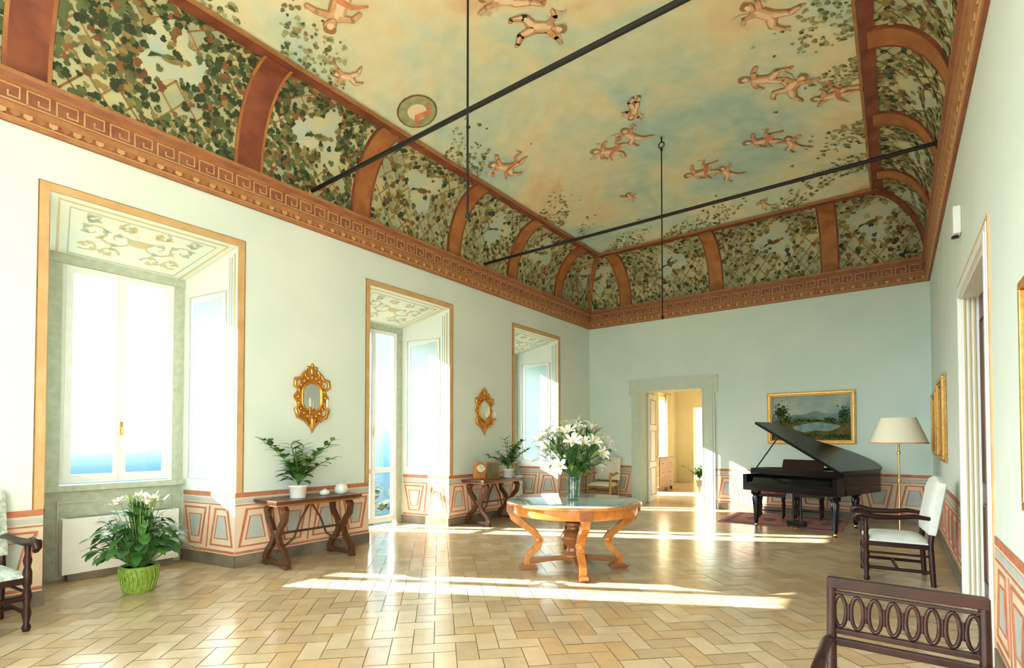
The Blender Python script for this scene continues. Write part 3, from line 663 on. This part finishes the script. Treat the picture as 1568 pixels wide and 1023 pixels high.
# ---------------------------------------------------------------- console tables
def console(name,loc,Ln):
    mb=MB(); H=.79; D=.52
    top=[(0,0),(D,0),(D+.03,.12),(D+.03,Ln-.12),(D,Ln),(0,Ln)]
    mb.prism(top,(0,0,H-.02),(1,0,0),(0,1,0),(0,0,1),'wood_dark',.04); mb.prism([(x*.95+.01,y*.97+.015) for x,y in top],(0,0,H-.052),(1,0,0),(0,1,0),(0,0,1),'wood_mid',.026)
    for y in (.14,Ln-.14):
        for sg,xc in ((1,.12),(-1,.42)):
            P=[(xc+sg*.02,.74),(xc-sg*.05,.66),(xc-sg*.03,.56),(xc+sg*.06,.46),(xc+sg*.11,.36),(xc+sg*.06,.26),(xc-sg*.05,.16),(xc-sg*.09,.08),(xc-sg*.05,.03)]
            mb.strip(P,[.08,.095,.08,.07,.085,.07,.075,.10,.11],(0,y,0),(1,0,0),(0,0,1),(0,1,0),'wood_dark',.05)
            mb.ball((xc-sg*.045,y,.66),(.045,.028,.045),'wood_mid',10)
        mb.bb((.02,y-.03,.02),(.52,y+.03,.07),'wood_dark'); mb.bb((.0,y-.035,0),(.08,y+.035,.04),'wood_dark'); mb.bb((.46,y-.035,0),(.54,y+.035,.04),'wood_dark'); mb.bb((.06,y-.03,.72),(.48,y+.03,.755),'wood_dark')
        mb.box((.27,y,.40),(.16,.04,.05),'wood_mid')
    for a,b in ((.14,Ln/2),(Ln-.14,Ln/2)): mb.tube([(.27,a,.16),(.27,(a+b)/2,.30),(.27,(a+b)/2+(b-a)*.2,.52),(.27,b,.72)],.014,'wood_dark',n=8)
    mb.tube([(.27,.14,.38),(.27,Ln-.14,.38)],.016,'wood_dark',n=8)
    return mb.make(name,loc=loc,bevel=.004)
console('console_table',(.04,3.04,0.001),1.16); console('console_table',(.04,6.68,0.001),1.18)
table_plant('potted_plant',(.36,3.42,.792),seed=4,sp=1.4,clampx=-.33,n=34)
def jar(name,loc,r,h,lid=True,m='ceramic'):
    mb=MB(); mb.lathe([(r*.6,0),(r*.95,h*.15),(r,h*.5),(r*.8,h*.8),(r*.82,h*.82),(r*.4,h*.95),(.012,h),(.016,h*1.07),(.001,h*1.12)],(0,0,0),m,24); mb.make(name,loc=loc)
jar('small_porcelain_bowl',(.36,3.78,.791),.065,.075); jar('porcelain_jar',(.36,4.02,.791),.085,.14)
table_plant('potted_plant',(.36,7.62,.792),seed=9,sp=1.25,clampx=-.33,n=30)
mb=MB(); mb.bb((-.06,-.12,0),(.06,.12,.03),'wood_mid'); mb.bb((-.05,-.1,.03),(.05,.1,.22),'wood_honey'); mb.prism([(-.1,0)]+[(-.1*math.cos(q*.314),.1*math.sin(q*.314)) for q in range(1,10)]+[(.1,0)],(0,0,.22),(0,1,0),(0,0,1),(1,0,0),'wood_honey',.1)
mb.prism([(.07*math.cos(q*.314),.07*math.sin(q*.314)) for q in range(20)],(.052,0,.2),(0,1,0),(0,0,1),(1,0,0),'ivory',.012); mb.tube([(.06,.075*math.cos(q*.314),.2+.075*math.sin(q*.314)) for q in range(21)],.008,'brass',n=6)
mb.tube([(.062,0,.2),(.062,.03,.225)],.003,'iron',n=4); mb.tube([(.062,0,.2),(.062,-.01,.25)],.003,'iron',n=4)
mb.make('mantel_clock',loc=(.32,6.84,.791),rz=-.4,bevel=.003)
mb=MB(); 
mb.bb((-.012,-.13,0),(.012,.13,.3),'gilt_dark'); mb.bb((.012,-.1,.03),(.016,.1,.27),'canvas_dark'); mb.tube([(-.01,0,.25),(-.1,0,.01)],.006,'gilt_dark',n=6); mb.make('framed_photograph',loc=(.34,7.2,.791),rz=-.35)
# ---------------------------------------------------------------- round centre table
mb=MB(); H=.79; R=.78
mb.lathe([(R-.02,H-.035),(R,H-.03),(R,H-.01),(R-.015,H)],(0,0,0),'wood_honey',56); mb.lathe([(.001,H),(R-.02,H+.001),(R-.018,H-.004)],(0,0,0),'marble_top',56)
mb.lathe([(R-.06,H-.14),(R-.05,H-.12),(R-.05,H-.035)],(0,0,0),'wood_honey',56); mb.lathe([(R-.08,H-.13),(R-.06,H-.14)],(0,0,0),'wood_honey',56)
mb.lathe([(.001,.10),(.13,.10),(.15,.13),(.15,.17),(.08,.2),(.07,.24),(.12,.30),(.15,.36),(.12,.42),(.07,.45),(.065,.48),(.11,.50),(.11,.53),(.07,.55),(.07,.64),(.15,.68),(.15,H-.1)],(0,0,0),'wood_mid',24)
for i in range(4):
    q=math.radians(36.85)+math.pi/2*i+math.radians(-90)+.06; d=Vector((math.cos(q),math.sin(q),0)); 
    P=[(R-.10,H-.06),(R-.07,.66),(R-.09,.60),(R-.16,.54),(R-.24,.48),(R-.33,.41),(R-.38,.33),(R-.36,.25),(R-.29,.19),(R-.24,.13),(R-.25,.07),(R-.28,.03)]
    mb.strip(P,[.12,.12,.11,.085,.075,.08,.095,.08,.07,.08,.11,.07],(0,0,0),d,(0,0,1),d.cross(Vector((0,0,1))),'wood_honey',.08)
    mb.ball((d.x*(R-.08),d.y*(R-.08),.655),(.06,.06,.06),'wood_honey',12); mb.ball((d.x*(R-.37),d.y*(R-.37),.33),(.055,.055,.055),'wood_honey',12)
    mb.strip([(.08,.135),(.3,.115),(.52,.085)],[.06,.055,.06],(0,0,0),d,(0,0,1),d.cross(Vector((0,0,1))),'wood_mid',.085)
    mb.prism([(R-.36,.0),(R-.16,0),(R-.13,.03),(R-.2,.06),(R-.34,.05)],(0,0,0.0),d,(0,0,1),d.cross(Vector((0,0,1))),'wood_mid',.10)
    mb.box((d.x*(R-.06),d.y*(R-.06),H-.08),(.12,.13,.11),'wood_mid',R=Matrix.Rotation(q,3,'Z'))
mb.make('round_pedestal_table',loc=(3.14,5.23,.002),bevel=.004)
def lilies():
    r=random.Random(21); mb=MB()
    mb.lathe([(.001,0),(.075,0),(.08,.02),(.078,.15),(.085,.26),(.09,.27),(.085,.27),(.073,.15),(.07,.03),(.001,.025)],(0,0,0),'vase_glass',24)
    for i in range(70):
        d=rdir(r,-5,88); k=r.uniform(.72,1.05); e=Vector((d.x*.50*k,d.y*.50*k,.42+d.z*.42*k)); 
        b=Vector((-d.x*.03,-d.y*.03,.03)); n_=Vector((d.x*.04,d.y*.04,.27)); m_=(n_+e)/2+Vector((0,0,.05))
        mb.tube([b,n_,m_,e],.004,'plant_b',n=5)
        for f in (.2,.4,.6,.8,.95):
            p=n_.lerp(e,f)+Vector((0,0,.03)); leafgeo(mb,p,rdir(r,-10,60)+d*.5,r.uniform(.12,.19),r.uniform(.028,.05),r.choice(['plant_b','plant_a','plant_c']),droop=.6)
        if i<34: lily(mb,e,(d+Vector((0,0,.2))).normalized(),r.uniform(.08,.115))
        elif i<50: mb.tube([e,e+d*.03,e+d*.07,e+d*.10],[.006,.016,.014,.002],'bud',n=6)
        else: leafgeo(mb,e,d,.16,.04,'plant_c',droop=.5)
    mb.make('vase_of_lilies',loc=(3.14,5.23,.795))
lilies()
# ---------------------------------------------------------------- grand piano
def piano():
    mb=MB(); wd=1.50; ln=1.72
    def outline(k=0,y0=0.0):
        P=[(k,y0),(wd-k,y0),(wd-k,ln-.22-k)]
        for i in range(7):
            q=i/6*math.pi*.62; P.append((wd-.22-k*.0+(.22-k)*math.cos(q),ln-.22+(.22-k)*math.sin(q)))
        for (x,y) in ((1.0,1.56),(.86,1.38),(.74,1.18),(.62,1.0),(.45,.86),(.22,.76),(.06,.62),(0,.45)): P.append((max(x+k*.9,k),y-k*.6 if x>.05 else y))
        return P
    mb.prism(outline(0,.22),(0,0,.79),(1,0,0),(0,1,0),(0,0,1),'piano_black',.32)
    mb.prism(outline(.05,.26),(0,0,.955),(1,0,0),(0,1,0),(0,0,1),'brass',.01)
    mb.strip(outline(.018,.22),.036,(0,0,.975),(1,0,0),(0,1,0),(0,0,1),'piano_black',.05,cl=True)
    mb.bb((0,-.02,.63),(wd,.3,.71),'piano_black'); mb.bb((0,-.02,.71),(.07,.26,.90),'piano_black'); mb.bb((wd-.07,-.02,.71),(wd,.26,.90),'piano_black'); mb.bb((.07,-.03,.70),(wd-.07,.02,.76),'piano_black')
    mb.hexa([Vector(p) for p in ((.07,.0,.74),(wd-.07,.0,.74),(wd-.07,.26,.74),(.07,.26,.74),(.07,.0,.77),(wd-.07,.0,.77),(wd-.07,.26,.92),(.07,.26,.92))],'piano_black')
    mb.box((.78,.44,1.07),(.66,.02,.18),'mahogany',R=Matrix.Rotation(-.35,3,'X'))
    for (x,y) in ((.12,.18),(wd-.12,.18),(wd-.32,ln-.35)):
        mb.lathe([(.02,0),(.028,.03),(.02,.05),(.03,.07),(.035,.1),(.045,.3),(.065,.5),(.05,.53),(.08,.56),(.085,.66)],(x,y,0),'piano_black',8); 
        mb.ball((x,y,.03),.03,'brass',8)
    for x in (.69,.81): mb.tube([(x,.3,.64),(x,.3,.16)],[.018,.022],'piano_black',n=8)
    mb.bb((.62,.22,.08),(.88,.36,.16),'piano_black')
    for x in (.68,.75,.82): mb.bb((x-.012,.1,.06),(x+.012,.24,.075),'brass')
    a=math.radians(31); ca_,sa_=math.cos(a),math.sin(a)
    ax=Vector((ca_,0,-sa_)); 
    org=Vector((wd,0,1.0))
    P=[(x-wd,y) for x,y in outline(-.01,.02)]
    mb.prism(P,org,ax,(0,1,0),Vector((sa_,0,ca_)),'piano_lid',.04)
    mb.tube([(.06,.30,.98),(.06-.0,.30,1.0),(.47,.34,1.59)],.013,'piano_black',n=8)
    return mb.make('grand_piano',loc=(4.05,9.5,.002),rz=math.radians(-19),bevel=.004)
piano()
def stool(name,loc,rz):
    mb=MB()
    for x in (-.2,.2):
        for y in (-.17,.17): mb.lathe([(.018,0),(.025,.05),(.015,.09),(.028,.2),(.018,.3),(.03,.34),(.03,.42)],(x,y,0),'mahogany',10)
    for x in (-.2,.2): mb.tube([(x,-.17,.12),(x,.17,.12)],.012,'mahogany',n=6)
    mb.tube([(-.2,0,.12),(.2,0,.12)],.012,'mahogany',n=6)
    mb.bb((-.24,-.21,.40),(.24,.21,.45),'mahogany'); mb.prism([(-.23,-.2),(.23,-.2),(.23,.2),(-.23,.2)],(0,0,.475),(1,0,0),(0,1,0),(0,0,1),'rug_red',.05)
    mb.make(name,loc=loc,rz=rz,bevel=.008)
stool('upholstered_stool',(4.25,10.85,.014),.1); stool('upholstered_stool',(4.85,11.1,.014),.0)
mb=MB(); mb.bb((0,0,0),(1.9,1.5,.008),'rug_red'); mb.strip([(.12,.12),(1.78,.12),(1.78,1.38),(.12,1.38)],.12,(0,0,.009),(1,0,0),(0,1,0),(0,0,1),'rug_b',.004,cl=True)
for i in range(5): mb.prism([(.3+i*.3,.75),(.42+i*.3,.5),(.54+i*.3,.75),(.42+i*.3,1.0)],(0,0,.010),(1,0,0),(0,1,0),(0,0,1),'rug_b',.003)
mb.make('persian_rug',loc=(3.55,9.75,.001),rz=0)
# ---------------------------------------------------------------- floor lamp
mb=MB(); mb.lathe([(.15,0),(.16,.015),(.14,.03),(.04,.05),(.02,.09),(.013,.12)],(0,0,0),'brass',24); mb.tube([(0,0,.1),(0,0,1.5)],.012,'brass',n=10)
for z in (.45,.9,1.3): mb.lathe([(.012,-.03),(.025,0),(.012,.03)],(0,0,z),'brass',12)
mb.lathe([(.35,1.44),(.21,1.81)],(0,0,0),'shade',40); mb.lathe([(.345,1.44),(.205,1.81)],(0,0,0),'shade',40); mb.lathe([(.352,1.435),(.352,1.455)],(0,0,0),'corn_light',40)
for i in range(3):
    q=i*2.09; mb.tube([(0,0,1.78),(.205*math.cos(q),.205*math.sin(q),1.805)],.004,'brass',n=5)
mb.ball((0,0,1.58),(.035,.035,.05),'ivory'); mb.make('floor_lamp',loc=(6.2,9.35,0.001))
# ---------------------------------------------------------------- armchairs
def armchair(name,loc,rz,seat='fabric_white',wood='mahogany',backm='fabric_white'):
    mb=MB(); w2=.30; dp=.27
    for sy in (-1,1):
        y=sy*w2*.92
        mb.lathe([(.022,0),(.03,.03),(.018,.06),(.03,.14),(.02,.2),(.032,.28),(.02,.34),(.03,.37),(.03,.46),(.02,.5),(.03,.55),(.018,.6),(.022,.67)],(dp,y,0),wood,12)
        mb.tube([(-dp-.02,y,0),(-dp,y,.42),(-dp-.03,y,.7),(-dp-.07,y,.86)],[.024,.028,.026,.02],wood,n=8)
        A=[(-dp-.03,y,.68),(-dp+.12,y,.70),(0,y*1.03,.68),(dp-.08,y*1.08,.675),(dp+.03,y*1.1,.70),(dp+.085,y*1.1,.69),(dp+.10,y*1.1,.655),(dp+.07,y*1.1,.63),(dp+.045,y*1.1,.65)]
        mb.tube(A,[.02,.026,.028,.034,.038,.036,.03,.024,.016],wood,n=8)
        mb.tube([(-dp,y,.14),(dp,y,.14)],.018,wood,n=8)
        mb.tube([(-dp,y,.30),(dp,y,.30)],.013,wood,n=8)
    mb.tube([(0,-w2*.92,.14),(0,w2*.92,.14)],.018,wood,n=8); mb.tube([(dp,-w2*.92,.26),(dp,w2*.92,.26)],.022,wood,n=8)
    mb.bb((-dp-.01,-w2,.37),(dp+.02,w2,.42),wood)
    vs=[];fs=[];n=10
    for j in range(n+1):
        for i in range(n+1):
            u,v=i/n*2-1,j/n*2-1; h=.055*(1-u**6)*(1-v**6)+.0; vs.append((u*(dp+.01),v*(w2-.01),.42+h+.015))
    for j in range(n):
        for i in range(n): a=j*(n+1)+i; fs.append((a,a+1,a+n+2,a+n+1))
    mb.add(vs,fs,seat,True); mb.bb((-dp-.005,-w2+.008,.40),(dp+.012,w2-.008,.436),seat)
    R=Matrix.Rotation(-.17,3,'Y')
    vs=[];fs=[]
    for sd in (-1,1):
        o=len(vs)
        for j in range(n+1):
            for i in range(n+1):
                u,v=i/n*2-1,j/n*2-1; top=.27+ (.05*math.cos(u*1.57)); z=v*.27 if v<0 else v*top; t=.03+.03*(1-u**6)*(1-v**6)
                p=R@Vector((sd*t,u*(w2+.01),z)); vs.append(p+Vector((-dp-.055,0,.79)))
        for j in range(n):
            for i in range(n):
                a=o+j*(n+1)+i; q=(a,a+1,a+n+2,a+n+1); fs.append(q if sd>0 else q[::-1])
    k=(n+1)**2
    per=[i for i in range(n+1)]+[(j)*(n+1)+n for j in range(1,n+1)]+[n*(n+1)+i for i in range(n-1,-1,-1)]+[j*(n+1) for j in range(n-1,0,-1)]
    for a,b in zip(per,per[1:]+per[:1]): fs.append((a,b,b+k,a+k))
    mb.add(vs,fs,backm,True)
    mb.box((-dp-.02,0,.52),(.03,w2*1.8,.035),wood)
    return mb.make(name,loc=loc,rz=rz,bevel=.004)
armchair('armchair',(6.14,6.98,.002),math.pi+.10)
armchair('armchair',(.48,.64,.002),.12,seat='fabric_pattern',backm='fabric_pattern')
armchair('armchair',(.62,10.98,.002),-math.pi/2+.1,seat='fabric_light',wood='gilt_dark',backm='fabric_light')
def lattice_chair():
    mb=MB(); w=.50; wood='mahogany'
    for x in (0,w): mb.tube([(x,.06,0),(x,0.0,.42),(x,.0,.6),(x,.03,.92)],.020,wood,n=8); 
    mb.box((w/2,.028,.905),(w+.03,.04,.045),wood); mb.box((w/2,.022,.79+.075),(w,.022,.012),wood); mb.box((w/2,.016,.70),(w,.03,.022),wood); mb.box((w/2,.012,.655),(w,.028,.03),wood)
    k=8; st=w/k
    for i in range(k):
        cx=(i+.5)*st; mb.tube([(cx+.022*math.cos(q*.3927),.02,.785+.068*math.sin(q*.3927)) for q in range(17)],.009,wood,n=6)
        mb.tube([(cx,.02,.71),(cx,.02,.725)],.006,wood,n=6)
        if i: mb.tube([(cx-st/2,.02,.75),(cx-st/2,.02,.82)],.007,wood,n=6)
    for x in (-.01,w+.01):
        A=[(x,.01,.66),(x,-.12,.685),(x,-.28,.68),(x,-.42,.67),(x,-.46,.655),(x,-.45,.63)]
        mb.tube(A,[.018,.022,.022,.026,.024,.014],wood,n=8); mb.tube([(x,-.40,.66),(x,-.36,.55),(x,-.42,.43)],.018,wood,n=8)
        mb.lathe([(.016,0),(.022,.1),(.028,.36),(.03,.42)],(x,-.44,0),wood,10)
    mb.bb((0,-.47,.42),(w,.02,.48),wood)
    vs=[];fs=[];n=10
    for j in range(n+1):
        for i in range(n+1):
            u,v=i/n*2-1,j/n*2-1; h=.075*(1-u**6)*(1-v**6); vs.append((w/2+u*(w/2-.01),-.225+v*.24,.495+h))
    for j in range(n):
        for i in range(n): a=j*(n+1)+i; fs.append((a,a+1,a+n+2,a+n+1))
    mb.add(vs,fs,'fabric_white',True); mb.bb((.012,-.463,.47),(w-.012,.012,.497),'fabric_white')
    mb.make('lattice_back_armchair',loc=(5.935,2.58,.002),bevel=.003,sc=.975)
lattice_chair()
# ---------------------------------------------------------------- pictures
def picture(name,loc,rz,w,h,canvas,fw=.08,paint=None):
    mb=MB()
    for k,(q,t,ww,m) in enumerate(((0,.03,fw,'gilt_dark'),(fw*.3,.05,fw*.35,'gilt'),(fw*.85,.035,.012,'gilt'))):
        a,b=w/2-q-ww/2,h/2-q-ww/2
        for (c,s) in (((0,-t/2,b),(2*a+ww,t,ww)),((0,-t/2,-b),(2*a+ww,t,ww)),((a,-t/2,0),(ww,t,2*b-ww)),((-a,-t/2,0),(ww,t,2*b-ww))): mb.box(c,s,m)
    o=mb.make(name,loc=loc,rz=rz,bevel=.004)
    m2=MB(); iw,ih=w/2-fw*.9,h/2-fw*.9; m2.bb((-iw,-.012,-ih),(iw,-.006,ih),canvas)
    if paint:
        r=random.Random(3)
        def area(top,bot,x0,x1,y,m,n=40):
            vs=[]
            for i in range(n+1):
                x=x0+(x1-x0)*i/n; vs+=[(x,y,max(bot(x),-ih)),(x,y,min(top(x),ih))]
            m2.add(vs,[(2*i,2*i+2,2*i+3,2*i+1) for i in range(n)],m)
        area(lambda x:.06+.05*math.sin(x*5+1)+.02*math.sin(x*17),lambda x:-.1,-iw,iw,-.0125,'p_hill')
        area(lambda x:-.01+.035*math.sin(x*7+2.5)+.015*math.sin(x*23),lambda x:-.2,-iw,iw,-.013,'p_hill2')
        area(lambda x:-.07+.012*math.sin(x*9),lambda x:-ih,-iw,iw,-.0135,'p_land')
        area(lambda x:-.09-.25*abs(x-.12)**1.3,lambda x:-.27+.25*(x-.05)**2*1.5+.02*math.sin(x*14),-.28,.5,-.014,'p_water')
        for (cx,cz,sx,sz,nn_) in ((-iw*.74,.10,.13,.17,330),(-iw*.6,-.03,.10,.08,120),(iw*.84,.03,.10,.16,220),(iw*.5,-.04,.09,.05,80),(-.1,-.05,.22,.025,80),(-iw*.4,-ih*.8,.4,.05,150),(iw*.6,-ih*.82,.35,.05,130),(.1,-.06,.35,.012,60)):
            for _ in range(nn_):
                x=cx+r.gauss(0,sx*.45); z=cz+r.gauss(0,sz*.45)
                if abs(x)<iw-.02 and abs(z)<ih-.02:
                    s_=r.uniform(.006,.02); yy=-.0145-.0025*r.random()
                    m2.add([(x+s_*math.cos(q*1.05),yy,z+s_*.7*math.sin(q*1.05)) for q in range(6)],[(0,1,2,3,4,5)],r.choice(['p_tree','p_tree','p_tree2']))
        m2.strip([(-iw*.80,-.33),(-iw*.76,-.1),(-iw*.73,.12)],[.03,.02,.01],(0,-.0142,0),(1,0,0),(0,0,1),(0,-1,0),'p_tree',.0004)
    m2.make('canvas',parent=o)
    return o
picture('landscape_painting',(4.83,L-.001,1.92),0,1.50,1.03,'p_sky',paint=True)
picture('gilt_framed_painting',(W-.001,8.85,1.77),-math.pi/2,1.1,1.12,'canvas_dark',.11)
picture('gilt_framed_painting',(W-.001,10.3,1.75),-math.pi/2,1.0,1.0,'canvas_dark',.11)
picture('gilt_framed_painting',(W-.001,2.76,1.70),-math.pi/2,1.2,1.12,'canvas_dark',.10)
def radiator(loc,ln):
    mb=MB(); mb.bb((0,0,.08),(.16,ln,.66),'white_frame'); mb.bb((.02,.05,0),(.14,ln-.05,.09),'skirting')
    for i in range(int(ln/.03)-3): mb.bb((.02,.05+i*.03,.66),(.14,.062+i*.03,.665),'skirting')
    mb.make('radiator_cover',loc=loc,bevel=.012)
radiator((-.94,1.47,.001),1.08); radiator((-.94,8.60,.001),1.08)
mb=MB(); mb.bb((-.06,-.09,-.13),(0,.09,.13),'white_frame'); mb.lathe([(.03,0),(.025,.02)],(-.04,0,-.15),'iron',12); mb.make('alarm_sensor_box',loc=(W-.001,6.35,3.55),bevel=.01)
table_plant('potted_plant',(.95,17.3,.002),seed=13,sp=1.7,n=40)
mb=MB(); mb.lathe([(.13,0),(.13,.02),(.02,.04),(.012,.08)],(0,0,0),'brass',16); mb.tube([(0,0,.05),(0,0,1.6)],.012,'brass',n=8); mb.lathe([(.22,1.55),(.1,1.78)],(0,0,0),'shade',24); mb.make('floor_lamp',loc=(1.35,17.2,.001))
# garden outside
mb=MB(); mb.bb((-9,-30,-4.2),(-DT-.6,40,-4.0),'leaf_b'); mb.make('garden_ground')
r=random.Random(8)
def tree(loc,h):
    mb=MB(); mb.tube([(0,0,0),(0,0,h*.6)],[.15,.08],'trellis',n=8)
    for i in range(420):
        d=rdir(r,-60,90); k=r.uniform(.5,1); c=Vector((d.x*h*.28*k,d.y*h*.28*k,h*.65+d.z*h*.35*k)); leafgeo(mb,c,rdir(r,-30,60),.4,.25,r.choice(['plant_a','leaf_b','plant_b']),seg=3)
    mb.make('garden_tree',loc=loc)
for (x,y,h) in ((-9,10.5,4.3),(-12,13,4.6),(-8,14,4.0),(-7,12,4.2),(-10,18,4.6)): tree((x,y,-4.0),h)
# ---------------------------------------------------------------- light
w=bpy.data.worlds.new('World'); S.world=w; w.use_nodes=True; nt=w.node_tree; bg=nt.nodes['Background']
tc=nt.nodes.new('ShaderNodeTexCoord'); sp=nt.nodes.new('ShaderNodeSeparateXYZ'); nt.links.new(tc.outputs['Generated'],sp.inputs[0])
mr=nt.nodes.new('ShaderNodeMapRange'); mr.inputs[1].default_value=-.3; mr.inputs[2].default_value=.7; nt.links.new(sp.outputs[2],mr.inputs[0])
r1=nt.nodes.new('ShaderNodeValToRGB'); e=r1.color_ramp.elements; e[0].position=0; e[0].color=(.014,.024,.02,1); e[1].position=1; e[1].color=(.20,.25,.28,1)
for p_,c_ in ((.19,(.013,.028,.034)),(.25,(.016,.037,.052)),(.29,(.03,.057,.07)),(.34,(.058,.085,.09)),(.5,(.042,.085,.098)),(.66,(.055,.11,.125))):
    x=e.new(p_); x.color=c_+(1,)
nt.links.new(mr.outputs[0],r1.inputs[0])
vd=nt.nodes.new('ShaderNodeVectorMath'); vd.operation='DOT_PRODUCT'; vd.inputs[1].default_value=(-.876,-.482,0); nt.links.new(tc.outputs['Generated'],vd.inputs[0])
m2=nt.nodes.new('ShaderNodeMapRange'); m2.inputs[1].default_value=.46; m2.inputs[2].default_value=.80; m2.interpolation_type='SMOOTHSTEP'; nt.links.new(vd.outputs['Value'],m2.inputs[0])
m3=nt.nodes.new('ShaderNodeMapRange'); m3.inputs[1].default_value=-.05; m3.inputs[2].default_value=.24; m3.interpolation_type='SMOOTHSTEP'; nt.links.new(sp.outputs[2],m3.inputs[0])
ml=nt.nodes.new('ShaderNodeMath'); ml.operation='MULTIPLY'; nt.links.new(m2.outputs[0],ml.inputs[0]); nt.links.new(m3.outputs[0],ml.inputs[1])
mx=nt.nodes.new('ShaderNodeMix'); mx.data_type='RGBA'; nt.links.new(ml.outputs[0],mx.inputs[0]); nt.links.new(r1.outputs[0],mx.inputs[6]); mx.inputs[7].default_value=(.92,1,1,1)
nt.links.new(mx.outputs[2],bg.inputs['Color']); bg.inputs['Strength'].default_value=16
sl=bpy.data.lights.new('sun','SUN'); sl.energy=36; sl.angle=.009; sl.color=(1,.96,.89); so=bpy.data.objects.new('sun',sl); S.collection.objects.link(so)
dv=Vector((.876,.482,-.458)); so.rotation_euler=dv.to_track_quat('-Z','Y').to_euler()
def portal(name,loc,rot,sx,sy):
    al=bpy.data.lights.new(name,'AREA'); al.shape='RECTANGLE'; al.size=sx; al.size_y=sy; al.cycles.is_portal=True
    ao=bpy.data.objects.new(name,al); S.collection.objects.link(ao); ao.location=loc; ao.rotation_euler=rot
for k,(a,b) in enumerate(WIN): portal('light_portal_window_%d'%(k+1),(-DT-.06,(a+b)/2,1.9),(0,math.radians(-90),0),3.8,1.4)
portal('light_portal_next_room',(-.4,14.7,1.6),(0,math.radians(-90),0),3.2,4.6)
portal('light_portal_open_end',(W/2-.3,-3.25,2.9),(math.radians(-90),0,math.radians(180)),9,7)
# ---------------------------------------------------------------- camera
cd=bpy.data.cameras.new('camera'); cam=bpy.data.objects.new('camera',cd); S.collection.objects.link(cam); S.camera=cam
cd.sensor_width=36; cd.lens=36*783.25/1568; cd.shift_y=144.57/1568; cd.clip_start=.05; cd.clip_end=200
cam.location=(6.164,0,1.5); cam.rotation_euler=(math.pi/2+.0212,0,.6432)
S.view_settings.view_transform='Standard'; S.view_settings.look='None'; S.view_settings.exposure=.38
